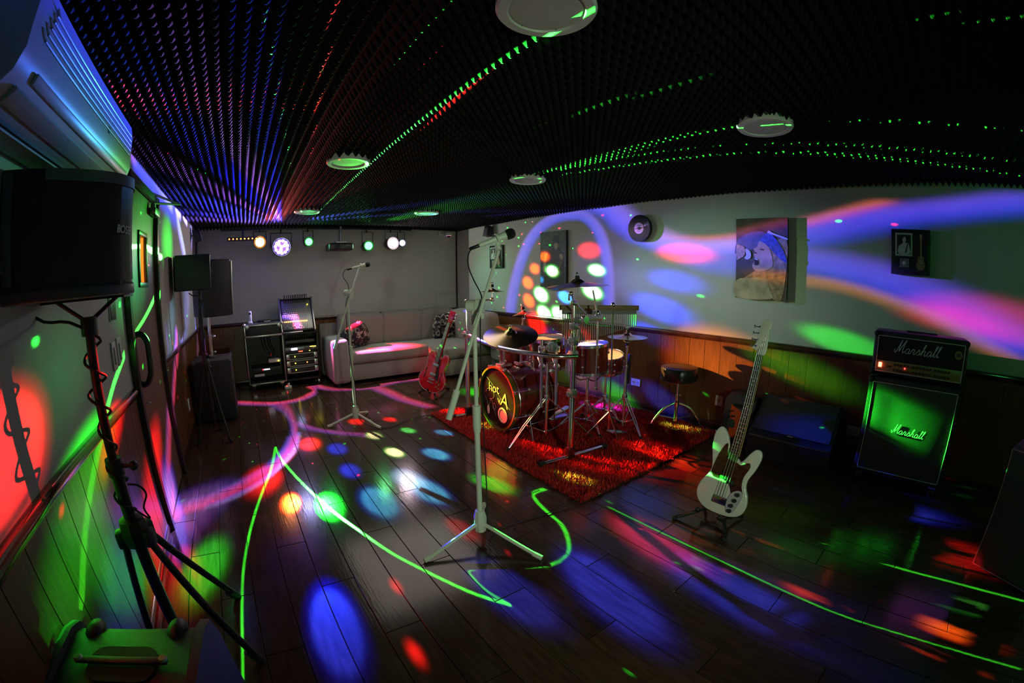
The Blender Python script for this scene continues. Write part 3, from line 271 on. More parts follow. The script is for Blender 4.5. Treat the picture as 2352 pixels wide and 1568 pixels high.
class Slide:
    def __init__(s, src, w, h, v0=-PI/2, v1=PI/2):
        s.P = np.array(FIX[src]); s.w, s.h = w, h
        u = ((np.arange(w)+.5)/w - .5)*PI; v = v0+((np.arange(h)+.5)/h)*(v1-v0); s.v0, s.vr = v0, v1-v0
        s.u, s.v = u, v; s.img = np.zeros((h, w, 4), np.float32); s.img[..., 3] = 1
    def dirs(s, x0, x1, y0, y1):
        u = s.u[x0:x1][None, :]; v = s.v[y0:y1][:, None]
        return np.stack([np.sin(u)*np.cos(v), -np.cos(u)*np.cos(v), np.sin(v)+0*u], -1)
    def d(s, p):
        d = np.array(p, float) - s.P; return d/np.linalg.norm(d)
    def win(s, ds, ang):
        us = [math.atan2(d[0], -d[1]) for d in ds]; vs = [math.asin(max(-1, min(1, d[2]))) for d in ds]
        cv = max(.2, min(math.cos(v) for v in vs)); a = math.radians(ang)
        x0 = int(((min(us)-a/cv)/PI+.5)*s.w)-1; x1 = int(((max(us)+a/cv)/PI+.5)*s.w)+2
        y0 = int((min(vs)-a-s.v0)/s.vr*s.h)-1; y1 = int((max(vs)+a-s.v0)/s.vr*s.h)+2
        return max(0, x0), min(s.w, x1), max(0, y0), min(s.h, y1)
    def disc(s, p, ang, soft, col, ring=.25):
        d = s.d(p); R = ang*(1+soft*.35); b = s.win([d], R*1.1)
        if b[1] <= b[0] or b[3] <= b[2]: return
        D = s.dirs(*b); a = np.degrees(np.arccos(np.clip(D @ d, -1, 1)))
        lo = ang*(1-soft); t = np.clip((R-a)/max(R-lo, 1e-4), 0, 1); f = t*t*(3-2*t)
        s.img[b[2]:b[3], b[0]:b[1], :3] += f[..., None]*np.array(col, np.float32)
        if ring:
            m = max(col); h = [m*.35*(c/m)**4 for c in col]
            if min(col) > .6*m: h = [.02*m, .40*m, .03*m]
            s.disc(p, ang*1.28, .35, h, 0)
    def seg(s, p, q, a0, a1, b0, b1, col, edge, soft):
        d0, d1 = s.d(p), s.d(q); n = np.cross(d0, d1); L = np.linalg.norm(n)
        if L < 1e-6: return
        n /= L; t1 = np.cross(n, d0); A = math.atan2(d1 @ t1, d1 @ d0); W_ = max(a0, a1)
        b = s.win([d0, d1], W_*1.3)
        if b[1] <= b[0] or b[3] <= b[2]: return
        D = s.dirs(*b); al = np.arctan2(D @ t1, D @ d0); tt = np.clip(al/A, 0, 1)
        w = np.radians(a0 + (a1-a0)*tt); off = np.arcsin(np.clip(D @ n, -1, 1))
        ex = np.maximum(al-A, 0) + np.maximum(-al, 0); dist = np.sqrt(off**2 + ex**2)
        k = dist/np.maximum(w, 1e-6)
        t = np.clip((1-k)/max(soft, .15), 0, 1); f = (t*t*(3-2*t))*(b0+(b1-b0)*tt)
        if edge is None: c = np.array(col)[None, None, :]
        else:
            e = np.clip(.5+.75*off/np.maximum(w, 1e-6), 0, 1)[..., None]; c = np.array(col)*(1-e)+np.array(edge)*e
        cur = s.img[b[2]:b[3], b[0]:b[1], :3]; np.maximum(cur, (f[..., None]*c).astype(np.float32), out=cur)
    def wedge(s, az, half, e0, e1, col, soft=.5):
        """fan of light on the ceiling: azimuth az (deg, 0 = towards the room front), elevation e0..e1"""
        u = np.degrees(s.u)[None, :]; v = np.degrees(s.v)[:, None]
        t = np.clip((half-np.abs(u-az))/(half*soft), 0, 1); g = np.clip((v-e0)/1.5, 0, 1)*np.clip((e1-v)/6, 0, 1)
        s.img[..., :3] += ((t*t*(3-2*t))*g)[..., None]*np.array(col, np.float32)
    def sheet(s, az, hw, e0, e1, k, col, dots=0):
        """vertical sheet of laser light, brighter where it grazes the far ceiling"""
        u = np.degrees(s.u)[None, :]; v = np.degrees(s.v)[:, None]
        t = np.clip(1-np.abs(u-az)/hw, 0, 1); d = .235/np.tan(np.radians(np.maximum(v, e0*.7)))
        g = k*d*d*np.clip((v-e0)/.3, 0, 1)*np.clip((e1-v)/2, 0, 1)
        if dots: g = g*(np.sin(d*dots) > .72)
        s.img[..., :3] += (t*g)[..., None]*np.array(col, np.float32)
    def lamp(s, name, parent_loc, power, radius, wash=None):
        if wash: s.img[..., :3] += np.array(wash, np.float32)
        im = bpy.data.images.new(name+'_pattern', s.w, s.h, alpha=False, float_buffer=True)
        im.colorspace_settings.name = 'Non-Color'
        im.pixels.foreach_set(s.img.ravel()); im.update(); im.pack()
        l = bpy.data.lights.new(name, 'POINT'); l.energy = power; l.shadow_soft_size = radius; l.use_nodes = True
        nt = l.node_tree; em = nt.nodes['Emission']
        ge = nt.nodes.new('ShaderNodeNewGeometry'); sp = nt.nodes.new('ShaderNodeSeparateXYZ'); nt.links.new(ge.outputs['Incoming'], sp.inputs[0])
        def mth(op, a, b=None, c=None):
            n = nt.nodes.new('ShaderNodeMath'); n.operation = op
            for i, x in enumerate((a, b, c)):
                if x is None: continue
                if isinstance(x, (int, float)): n.inputs[i].default_value = x
                else: nt.links.new(x, n.inputs[i])
            return n.outputs[0]
        u = mth('MULTIPLY_ADD', mth('ARCTAN2', sp.outputs[0], mth('MULTIPLY', sp.outputs[1], -1.0)), 1/PI, .5)
        v = mth('MULTIPLY_ADD', mth('ARCSINE', sp.outputs[2]), 1/s.vr, -s.v0/s.vr)
        cb = nt.nodes.new('ShaderNodeCombineXYZ'); nt.links.new(u, cb.inputs[0]); nt.links.new(v, cb.inputs[1])
        tx = nt.nodes.new('ShaderNodeTexImage'); tx.image = im; tx.extension = 'CLIP'; tx.interpolation = 'Linear'
        nt.links.new(cb.outputs[0], tx.inputs[0]); nt.links.new(tx.outputs[0], em.inputs[0]); em.inputs[1].default_value = 1
        o = bpy.data.objects.new(name, l); COL.objects.link(o); o.location = s.P
        return o
def show_lights():
    SL = {'A': Slide('A', 2048, 2048), 'W': Slide('W', 2048, 2048), 'H': Slide('H', 2048, 2048), 'O': Slide('O', 1024, 1024), 'G': Slide('G', 4096, 4096)}
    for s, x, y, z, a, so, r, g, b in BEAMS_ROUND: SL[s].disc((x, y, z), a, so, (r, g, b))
    for s, c, e, so, pts in BEAMS_BAND:
        for p, q in zip(pts[:-1], pts[1:]): SL[s].seg(p[:3], q[:3], p[3], q[3], p[4], q[4], c, e, so)
    for s, c, pts in BEAMS_LINE:
        for p, q in zip(pts[:-1], pts[1:]): SL[s].seg(p[:3], q[:3], max(p[3], .045), max(q[3], .045), p[4], q[4], c, None, .5)
    CS = Slide('F', 4096, 2048, 0, math.radians(14))
    for s, c, pts in BEAMS_CEILING:
        for p, q in zip(pts[:-1], pts[1:]): CS.seg(p[:3], q[:3], max(p[3], .03), max(q[3], .03), p[4], q[4], c, None, .5)
    CS.sheet(0, .15, 2.3, 30, 60, (.03, 1, .05)); CS.sheet(-9.8, .22, 2.6, 30, 40, (.03, 1, .05), dots=16); CS.sheet(-7.4, .2, 2.5, 4.5, 30, (1, .02, .02))
    CS.lamp('laser_fan_light', None, 395, .001)
    rg = random.Random(3)
    for s, n in (('G', 150), ('H', 150)):          # star-field dots
        for _ in range(n):
            u = rg.uniform(-1.2, 1.35); v = rg.uniform(-1.0, .12); d = np.array([math.sin(u)*math.cos(v), -math.cos(u)*math.cos(v), math.sin(v)])
            SL[s].disc(tuple(SL[s].P + d), .07+.05*rg.random(), .5, rg.choice([(60, 1, 3), (1, 70, 3), (1, 70, 3)]), 0)
    for az, hf, e0, c in WEDGES: SL['A'].wedge(az, hf, e0, 50, tuple(1.9*q for q in c))
    SL['H'].wedge(-24, 9, 2, 40, (.15, 1.6, .15)); SL['H'].wedge(14, 10, 3.5, 30, (.1, 1.0, .1)); SL['O'].wedge(12, 10, 2, 40, (.6, .05, .03)); SL['A'].wedge(36, 4, 3.6, 30, (.3, .5, 3.5)); SL['A'].wedge(52, 3, 4.2, 30, (.3, .5, 3))
    SL['A'].lamp('moonflower_light', None, 395, .012, (.012, .012, .03))
    SL['W'].lamp('white_spot_light', None, 395, .02, (.03, .022, .025))
    SL['H'].lamp('green_star_light', None, 395, .010, (.004, .02, .007))
    SL['O'].lamp('orange_spot_light', None, 395, .02, (.012, .003, .0015))
    SL['G'].lamp('laser_light', None, 395, .003, (.0, .02, .003))
WEDGES = [(-13, 2.6, .8, (.2, .2, 9)), (-9.5, 1.8, .8, (3.5, 1.2, 7)), (-6.5, 1.4, .8, (.2, .2, 8)), (-30, 8, 5.5, (.4, .4, 7)), (-44, 6, 7.5, (.5, .4, 7)), (-60, 8, 10, (1.2, .6, 5)), (-2, 2.5, 2, (.35, .06, .06)), (-19, 2.5, 4, (2, .6, 5))]
show_lights()
# unseen room light behind the camera, inferred from shadows on the back wall
def spot(name, loc, to, power, col, size, blend, rad):
    l = bpy.data.lights.new(name, 'SPOT'); l.energy = power; l.color = col; l.spot_size = math.radians(size); l.spot_blend = blend; l.shadow_soft_size = rad
    o = bpy.data.objects.new(name, l); COL.objects.link(o); o.location = loc
    o.rotation_euler = (Vector(to)-Vector(loc)).to_track_quat('-Z', 'Y').to_euler(); return o
spot('room_lamp', (.20, -1.5, 1.25), (3.45, 6.0, .55), 125, (.72, .95, .62), 76, 1.0, .05)
la = bpy.data.lights.new('added_fill_light', 'AREA'); la.energy = 14; la.color = (1, .86, .76); la.shape = 'RECTANGLE'; la.size = 1.6; la.size_y = 1.6  # unseen soft light, added to lift the sofa and back wall
lo = bpy.data.objects.new('added_fill_light', la); COL.objects.link(lo); lo.location = (1.6, 4.4, 2.19)
def point(name, loc, power, col, rad):
    l = bpy.data.lights.new(name, 'POINT'); l.energy = power; l.color = col; l.shadow_soft_size = rad
    o = bpy.data.objects.new(name, l); COL.objects.link(o); o.location = loc; return o
point('green_wash_lamp', (2.3, -1.2, 1.75), 4.5, (.05, 1, .18), .1)

# hand drawn script letters as polylines (unit height 1 for the capital)
SCRIPT = {'M': [[(0, .28), (.05, .10), (.16, .03), (.24, .18), (.42, .95)], [(.42, .95), (.40, .50), (.46, .10)], [(.46, .10), (.66, .60), (.84, .98)], [(.84, .98), (.78, .55), (.80, .15), (.90, .05), (1.0, .16)]],
 'a': [[(.42, .38), (.28, .48), (.10, .36), (.08, .12), (.22, .02), (.38, .16), (.44, .42)], [(.44, .42), (.42, .14), (.50, .03), (.62, .14)]],
 'r': [[(0, .14), (.13, .50), (.18, .43), (.30, .44), (.33, .36), (.26, .14), (.34, .03), (.50, .14)]],
 's': [[(0, .14), (.22, .50), (.26, .42)], [(.26, .42), (.36, .20), (.26, .02), (.08, .06)], [(.26, .02), (.48, .14)]],
 'h': [[(0, .14), (.22, .70), (.26, .98), (.16, .92), (.12, .50), (.10, .02)], [(.10, .02), (.18, .36), (.34, .46), (.38, .30), (.36, .08), (.48, .03), (.58, .14)]],
 'l': [[(0, .14), (.20, .70), (.24, .98), (.13, .90), (.10, .30), (.16, .04), (.32, .14)]]}
def script_logo(word, h, r, m, parent, loc, shear=.30, slope=0.0):
    x = 0; adv = {'M': 1.0, 'a': .60, 'r': .50, 's': .46, 'h': .56, 'l': .32}; W_ = sum(adv[c] for c in word); out = []
    for k, c in enumerate(word):
        kk = 1.25 if k == 0 else 1
        g = MB()
        for st in SCRIPT[c]:
            pts = [(loc[0]+(x+p[0]+shear*p[1]*kk-W_/2)*h, loc[1], loc[2]+(p[1]*kk-.45)*h+slope*(x+p[0]-W_/2)*h) for p in st]
            g.tube(sm(pts, 4), r, 6)
        g.build('script_letter', m, parent); x += adv[c]

# ================================================================== THE ROOM
XR0 = 3.95
fl = MB().box(((XL+XR0)/2, (YF+YB)/2, -.06), (XR0-XL+.3, YB-YF+.3, .08)).build('floor', M_RUBBER); struct(fl)
# planks, each a part of the floor
PW, PL, PT = .17, 1.22, .02
pk = {}
def plank_mesh(w, l):
    k = (round(w, 3), round(l, 3))
    if k not in pk:
        pk[k] = MB().box((0, 0, 0), (w-.003, l-.003, PT), bev=.0015, seg=1).build('floor_plank', M_FLOOR, smooth=False); COL.objects.unlink(pk[k])
    return pk[k]
x = XL + PW/2; row = 0
while x < XR0:
    y = YF - (row*.43) % PL
    while y < YB:
        a, b = max(y, YF), min(y+PL, YB)
        if b-a > .05:
            copy_to(plank_mesh(PW, b-a), fl, (x, (a+b)/2, -PT/2))
        y += PL
    x += PW; row += 1
# back wall
wb = MB().box(((XL+XR0)/2, YB+.06, 1.15), (XR0-XL+.3, .12, 2.5)).build('wall_back', M_WALL); struct(wb)
wf = MB().box(((XL+XR0)/2, YF-.06, 1.15), (XR0-XL+.3, .12, 2.5)).build('wall_front', M_WALL); struct(wf)
# left wall with the door hole
DY0, DY1, DZ = 2.62, 3.50, 2.09
m = MB()
m.box((XL-.06, (YF+DY0)/2, 1.15), (.12, DY0-YF, 2.5)); m.box((XL-.06, (DY1+YB)/2, 1.15), (.12, YB-DY1, 2.5)); m.box((XL-.06, (DY0+DY1)/2, (DZ+2.4)/2), (.12, DY1-DY0, 2.4-DZ))
wl = m.build('wall_left', M_WALL, smooth=False); struct(wl)
# right wall
RM = Matrix.Translation(rwp(2.15, 0)) @ Matrix.Rotation(RW, 4, 'Z')
wr = MB().box((0, .06, 1.15), (9.2, .12, 2.5)).build('wall_right', M_WALL); wr.matrix_world = RM; struct(wr)
# wainscot boards, parts of each wall
bd = MB().box((0, 0, 0), (.168, .012, .80), bev=.0015, seg=1).build('wall_board', M_PANEL, smooth=False); COL.objects.unlink(bd)
n = 0
x = -4.3
while x < 4.4:
    o = bd.copy(); COL.objects.link(o); o.parent = wr; o.location = (x, -.006, .47); x += .17
x = XL+.085
while x < 3.5:
    o = bd.copy(); COL.objects.link(o); o.parent = wb; o.location = (x, YB-.006, .47); x += .17
y = YF+.085
while y < YB:
    if not (DY0-.13 < y < DY1+.12):
        o = bd.copy(); COL.objects.link(o); o.parent = wl; o.location = (XL+.006, y, .47); o.rotation_euler = (0, 0, PI/2)
    y += .17
# chair rail and skirting, half round profile
def rail(name, a, b, nx, z0, z1, t, m_):
    a = Vector(a); b = Vector(b); d = (b-a); n_ = Vector((nx[0], nx[1], 0)); h = z1-z0
    prof = [(0, z0), (t*.6, z0), (t*.75, z0+h*.15), (t, z0+h*.4), (t, z0+h*.7), (t*.8, z0+h*.92), (t*.45, z1), (0, z1)]
    vs = [a+n_*p+Vector((0, 0, q)) for p, q in prof] + [b+n_*p+Vector((0, 0, q)) for p, q in prof]; k = len(prof)
    o = MB().add(vs, [(i, (i+1) % k, k+(i+1) % k, k+i) for i in range(k)] + [tuple(range(k))[::-1], tuple(range(k, 2*k))]).build(name, m_)
    return struct(o)
nr = (-1/RN, -SK/RN)
pa, pb = rwp(YB-.0), rwp(YF)
rail('trim_1', pa, pb, nr, .862, .916, .035, M_RAIL); rail('baseboard_right', pa, pb, nr, 0, .07, .02, M_RAIL)
rail('trim_2', (XL, YB, 0), (3.49, YB, 0), (0, -1), .862, .916, .03, M_RAIL); rail('baseboard_back', (XL, YB, 0), (3.49, YB, 0), (0, -1), 0, .07, .018, M_RAIL)
rail('trim_3', (XL, YF, 0), (XL, DY0-.06, 0), (1, 0), .862, .916, .03, M_RAIL); rail('trim_4', (XL, DY1+.06, 0), (XL, YB, 0), (1, 0), .862, .916, .03, M_RAIL)
rail('baseboard_left', (XL, YF, 0), (XL, DY0-.06, 0), (1, 0), 0, .07, .018, M_RAIL)
rail('baseboard_left', (XL, DY1+.06, 0), (XL, YB, 0), (1, 0), 0, .07, .018, M_RAIL)
struct(MB().box((3.485, YB-.012, 1.6), (.02, .024, 1.35)).build('trim_5', M_TRIM)); struct(MB().box((XL+.012, YB-.012, 1.6), (.024, .024, 1.35)).build('trim_6', M_TRIM))
# ceiling with its foam panels
ce = MB().box(((XL+XR0)/2, (YF+YB)/2, ZC+.06), (XR0-XL+.3, YB-YF+.3, .12)).build('ceiling', M_FOAM); struct(ce)
def foam(n=10, p=.05, h=.04):
    m = MB(); S = n*p
    z0 = -.004
    for i in range(n):
        for j in range(n):
            a, b = i*p-S/2, j*p-S/2; q = .002
            vs = [(a+q, b+q, z0), (a+p-q, b+q, z0), (a+p-q, b+p-q, z0), (a+q, b+p-q, z0), (a+p/2-.003, b+p/2-.003, z0-h), (a+p/2+.003, b+p/2-.003, z0-h), (a+p/2+.003, b+p/2+.003, z0-h), (a+p/2-.003, b+p/2+.003, z0-h)]
            m.add(vs, [(0, 1, 5, 4), (1, 2, 6, 5), (2, 3, 7, 6), (3, 0, 4, 7), (7, 4, 5, 6)])
    h2 = S/2-.001
    m.box((0, 0, 0), (2*h2, 2*h2, .01))
    return m
fo = foam().build('foam_panel', M_FOAM, smooth=False); COL.objects.unlink(fo)
x = XL+.25
while x < 3.95:
    y = YB-.25
    while y > YF:
        o = fo.copy(); COL.objects.link(o); o.parent = ce; o.location = (x, y, ZC-.006); y -= .5
    x += .5
# ceiling down-lights (off)
for lab, (x, y) in (('large round white ceiling light straight above the nearest microphone stand', (.75, .86)), ('round white ceiling light between the laser line and the left wall', (.686, 2.857)), ('round white ceiling light in the middle of the foam ceiling', (2.138, 2.738)), ('round white ceiling light above the floor monitor and the cream bass', (2.154, .763)), ('small far ceiling light left of the wall corner camera', (2.15, 4.778)), ('far ceiling light lit by the green laser above the show lights', (.712, 4.979))):
    t = thing('ceiling_light', lab, 'ceiling light', (x, y, ZC-.012))
    MB().lathe([(0, -.036), (.10, -.036), (.115, -.038), (.118, -.045), (.145, -.045), (.152, -.036), (.152, 0), (0, 0)], n=40).build('trim_ring', M_WHITEP, t)
    MB().lathe([(0, -.042), (.108, -.040), (.112, -.036), (0, -.036)], n=36).build('diffuser', mat('frosted_diffuser', (.62, .63, .58), .6), t)
# door with frame, glazed slot, pull, lock and closer
d = MB()
wy0, wy1, wz0, wz1 = 2.985, 3.175, 1.50, 1.80
xd = XL-.015
for (a, b, c, e) in ((DY0+.02, wy0, .01, DZ-.02), (wy1, DY1-.02, .01, DZ-.02), (wy0, wy1, .01, wz0), (wy0, wy1, wz1, DZ-.02)):
    d.box((xd, (a+b)/2, (c+e)/2), (.045, b-a, e-c))
dr = d.build('door_1', M_DOOR, smooth=False); struct(dr)
f = MB()
f.box((XL-.01, DY0-.005, DZ/2), (.10, .05, DZ)); f.box((XL-.01, DY1+.005, DZ/2), (.10, .05, DZ)); f.box((XL-.01, (DY0+DY1)/2, DZ+.01), (.10, DY1-DY0+.06, .05))
f.build('door_frame', M_TRIM, dr)
f = MB()
for (a, b, c, e) in ((wy0-.03, wy1+.03, wz0-.03, wz0), (wy0-.03, wy1+.03, wz1, wz1+.03), (wy0-.03, wy0, wz0, wz1), (wy1, wy1+.03, wz0, wz1)):
    f.box((XL+.012, (a+b)/2, (c+e)/2), (.016, b-a, e-c), bev=.003)
f.build('window_frame', M_TRIM, dr)
MB().box((xd-.02, (wy0+wy1)/2, (wz0+wz1)/2), (.004, wy1-wy0, wz1-wz0)).build('window_pane', glow('lit_corridor', (1, .62, .30), 1.0), dr)
MB().box((xd-.004, wy1-.012, (wz0+wz1)/2), (.03, .03, wz1-wz0)).build('window_jamb', glow('jamb_painted_light', (1, .28, .02), .75), dr)  # jamb is no lamp: corridor light on it is set as emission
f = MB(); f.tube(sm([(XL+.005, 2.74, 1.19), (XL+.05, 2.735, 1.195), (XL+.085, 2.70+.03, 1.15), (XL+.09, 2.73, 1.06), (XL+.085, 2.73, .96), (XL+.05, 2.735, .90), (XL+.005, 2.74, .905)], 5), .019, 10)
f.build('pull_handle', M_BLACKP, dr)
f = MB(); f.box((XL+.012, 2.71, .80), (.012, .03, .11), bev=.003); f.cyl((XL+.012, 2.71, .79), (XL+.05, 2.71, .79), .005); f.box((XL+.055, 2.71, .79), (.012, .035, .006))
f.build('lock', M_ALU, dr)
f = MB(); f.box((XL+.04, 3.36, 2.0), (.05, .18, .055), bev=.01); f.cyl((XL+.04, 3.29, 2.0), (XL+.04, 3.29, 2.05), .02); f.tube([(XL+.04, 3.29, 2.055), (XL+.20, 3.55, 2.085)], .009); f.tube([(XL+.20, 3.55, 2.085), (XL+.02, 3.30, 2.13)], .009)
f.build('door_closer', M_MIDG, dr)
# wall plates
def plate(lab, loc, rz, w=.115, h=.075, kind='outlet', n_=2):
    t = thing('power_outlet' if kind == 'outlet' else 'light_switch', lab, kind, loc, rz)
    MB().box((0, -.005, 0), (w, .01, h), bev=.004).build('cover_plate', M_WHITEP, t)
    for i in range(n_):
        xx = (i-(n_-1)/2)*w/ max(n_, 1)*.9
        if kind == 'outlet':
            g = MB().cyl((xx, -.010, 0), (xx, -.013, 0), .018, n=18); g.build('socket', M_PALE, t)
            g = MB().box((xx-.006, -.0135, .002), (.003, .002, .012)); g.box((xx+.006, -.0135, .002), (.003, .002, .012)); g.build('slots', M_RUBBER, t)
        else:
            MB().box((xx, -.013, 0), (.026, .008, h*.6), bev=.002).build('rocker', M_PALE, t)
plate('white double power outlet on the wood panelling behind the hi-hat stand', rwp(2.747, .293, .012), RW, .12, .08)
plate('white power outlet lit blue beside the small portable speaker', rwp(1.74, .29, .012), RW, .08, .10, n_=1)
plate('white power outlet on the panelling between floor monitor and guitar amplifier', rwp(.43, .275, .012), RW, .12, .08)
plate('white outlet half hidden behind the far tripod on the left wall', (XL+.012, 4.48, .31), PI/2, .08, .12, n_=1)
plate('light switch plate, the one nearer the door', (XL, 2.385, 1.15), PI/2, .07, .14, 'switch', 1)
plate('light switch plate, the one farther from the door', (XL, 2.285, 1.14), PI/2, .07, .14, 'switch', 1)
t = thing('wall_sign', 'small black notice sign with pale lettering left of the door', 'sign', (XL, 2.336, 1.385), PI/2)
MB().box((0, -.004, 0), (.11, .008, .16), bev=.003).build('backing', M_PALE, t); MB().box((0, -.009, 0), (.095, .004, .145), bev=.001).build('panel', M_BLACKP, t)
for i, (s_, z_) in enumerate((('NO CONSUMIR', .045), ('BEBIDAS', .022), ('AREA', -.005), ('14', -.03))):
    text('lettering', s_, .016 if i < 2 else .009, M_PALE, t, (0, -.0115, z_), ext=.0004)

# ================================================================== THINGS ON THE LEFT
# split air conditioner
t = thing('air_conditioner', 'white split air conditioner high on the left wall', 'air conditioner', (XL, 1.42, 1.98), PI/2)
AW = 1.06
prof = [(0, .16), (-.17, .165), (-.195, .15), (-.205, .10), (-.205, -.03), (-.185, -.08), (-.12, -.135), (-.03, -.15), (0, -.15)]
def xprism(m, prof, w0, w1):          # profile in (y,z), extruded along x
    k = len(prof); vs = [(w0, p, q) for p, q in prof] + [(w1, p, q) for p, q in prof]
    m.add(vs, [(i, (i+1) % k, k+(i+1) % k, k+i) for i in range(k)] + [tuple(range(k))[::-1], tuple(range(k, 2*k))]); return m
M_AC = mat('ac_white', (.50, .51, .49), .35)
xprism(MB(), prof, -AW/2, AW/2).build('body', M_AC, t)
for i in range(5):
    z_ = .10-.020*i
    g = MB(); g.tube(sm([(-AW/2+.10-.012*i, -.206, z_+.018), (-AW/2+.13-.012*i, -.207, z_+.003), (-AW/2+.18, -.207, z_), (AW/2-.03, -.207, z_)], 4), .0038, 6)
    g.build('groove_line', mat('ac_groove', (.42, .43, .42), .3), t)
MB().box((0.02, -.196, -.066), (AW-.14, .012, .03), bev=.005, rot=Matrix.Rotation(.45, 3, 'X')).build('ledge', M_AC, t)
MB().box((0, -.155, -.112), (AW-.10, .012, .05), bev=.002, rot=Matrix.Rotation(1.0, 3, 'X')).build('louvre', mat('louvre_white', (.42, .43, .4), .4), t)
MB().box((0, -.10, -.142), (AW-.08, .012, .012)).build('outlet_slot', M_RUBBER, t)
MB().box((0, -.06, -.151), (AW-.12, .07, .006)).build('lower_flap', mat('louvre_white', (0, 0, 0)), t)
g = MB(); g.lathe([(0, 0), (.012, .001), (.012, -.001), (0, -.002)], (.18, -.207, .02), (0, 1, 0), 16)
g.build('badge', M_GREYP, t)

def tripod_stand(t, hub, spread, r, feet_angs, foot_z=.02, mtl=M_BLACKM, hubr=.035, pole_top=None, strut=True):
    """legs from a hub that slides on the pole; local coordinates of t"""
    for a in feet_angs:
        c, s_ = math.cos(a), math.sin(a)
        l = MB().cyl((c*.035, s_*.035, hub), (c*spread, s_*spread, foot_z), r*.9, r*.9, 10).build('leg', mtl, t)
        MB().cyl((c*(spread-.03), s_*(spread-.03), foot_z+.02), (c*(spread+.012), s_*(spread+.012), foot_z-.012), r*1.35, r*1.2, 10).build('foot_cap', M_RUBBER, l)
        if strut:
            k = .45; MB().cyl((c*.03, s_*.03, hub*.35), (c*spread*k, s_*spread*k, hub*(1-k)), r*.5, n=8).build('strut', mtl, t)
    MB().lathe([(.02, -.03), (hubr, -.03), (hubr*1.25, 0), (hubr*1.2, .03), (hubr*.8, .05), (.02, .05)], (0, 0, hub), n=20).build('leg_collar', M_BLACKP, t)
# near speaker on its tripod
PX, PY = -.555, 1.50
t = thing('speaker_stand', 'black tripod stand wrapped in cable under the nearest loudspeaker', 'speaker stand', (PX, PY, 0))
MB().cyl((0, 0, .10), (0, 0, .86), .024, n=16).cyl((0, 0, .86), (0, 0, 1.36), .0175, n=16).build('pole', M_BLACKM, t)
for a, e in ((-.42, .34), (.9, .40), (3.3, .13)):
    c, s_ = math.cos(a), math.sin(a)
    l = MB().tube([(c*.05, s_*.05, .60), (c*e, s_*e, .02)], .0155, 12).build('leg', M_BLACKM, t)
    MB().cyl((c*(e-.04), s_*(e-.04), .07), (c*(e+.01), s_*(e+.01), .0), .021, .018, 12).build('foot_cap', M_RUBBER, l)
    MB().box((c*.055, s_*.055, .60), (.05, .05, .07), bev=.012, rot=Matrix.Rotation(a, 3, 'Z')).build('leg_bracket', M_BLACKP, t)
MB().lathe([(.024, -.05), (.05, -.05), (.06, 0), (.05, .05), (.024, .06)], (0, 0, .62), n=8).build('hub', M_BLACKP, t)
g = MB(); g.cyl((0, 0, .84), (0, 0, .90), .032, n=16); g.cyl((.02, 0, .87), (.07, -.01, .87), .008); g.sphere((.075, -.012, .87), .018); g.build('height_knob', M_BLACKP, t)
g = MB(); g.cyl((0, 0, 1.31), (0, 0, 1.37), .03, n=16); g.tube([(0, 0, 1.35), (.10, .03, 1.425)], .007); g.tube([(0, 0, 1.35), (-.10, -.03, 1.425)], .007); g.box((.0, 0, 1.425), (.30, .12, .008)); g.build('top_bracket', M_BLACKM, t)
hx = [(math.cos(k*.45)*.032, math.sin(k*.45)*.032, 1.30-k*.0085) for k in range(90)]
g = MB(); g.tube(sm([(-.22, -.05, 1.42), (-.15, -.04, 1.37), (-.06, -.03, 1.36)] + [(p[0]*(1+.25*math.sin(i)), p[1], p[2]) for i, p in enumerate(hx) if i % 3 == 0], 3), .0055, 6)
g.build('wound_cable', M_RUBBER, t)
g = MB(); g.tube(sm([(.03, 0, .80), (.07, 0, .79), (.085, .01, .75), (.06, .01, .70), (.075, .0, .66), (.03, 0, .70)], 5), .004, 6); g.build('cable_tie_loop', M_RUBBER, t)
# its loudspeaker: angled cabinet with wrapped grille
t = thing('loudspeaker', 'big black loudspeaker with pale maker lettering on the cable wrapped tripod', 'speaker', (-.64, 1.42, 1.435), math.radians(21))
pl = [(-.34, .10), (-.34, -.06), (-.22, -.13), (-.02, -.16), (.16, -.13), (.25, -.06), (.262, .02), (.235, .09), (.16, .14), (-.25, .15)]
def vprism(m, poly, z0, z1, taper=1, bev=0):       # polygon in x-y, extruded up
    bm = bmesh.new(); vs = [bm.verts.new((p[0], p[1], z0)) for p in poly]; f_ = bm.faces.new(vs)
    r = bmesh.ops.extrude_face_region(bm, geom=[f_])
    for g_ in r['geom']:
        if isinstance(g_, bmesh.types.BMVert): g_.co = Vector((g_.co.x*taper, g_.co.y*taper, z1))
    bmesh.ops.recalc_face_normals(bm, faces=bm.faces[:])
    if bev:
        ed = [e for e in bm.edges if abs(e.verts[0].co.z-e.verts[1].co.z) < 1e-6]; bmesh.ops.bevel(bm, geom=ed, offset=bev, segments=3, affect='EDGES', profile=.5)
    m.bmx(bm); bm.free(); return m
vprism(MB(), sm(pl, 3, True), 0.02, .355, bev=.012).build('cabinet', M_BLACKP, t)
vprism(MB(), [(p[0]*1.02, p[1]*1.03) for p in sm(pl, 3, True)], -.005, .03, bev=.008).build('base_rim', M_GREYP, t)
gp = sm([p for p in pl if p[0] > -.1 and p[1] < .05], 4)
g = MB(); k = len(gp); vs = [(p[0]*1.012, p[1]*1.02-.002, .04) for p in gp]+[(p[0]*1.012, p[1]*1.02-.002, .335) for p in gp]; g.add(vs, [(i, i+1, k+i+1, k+i) for i in range(k-1)]); g.build('grille', mat('speaker_grille', (.03, .035, .035), .5, bump=.8, bscale=600), t)
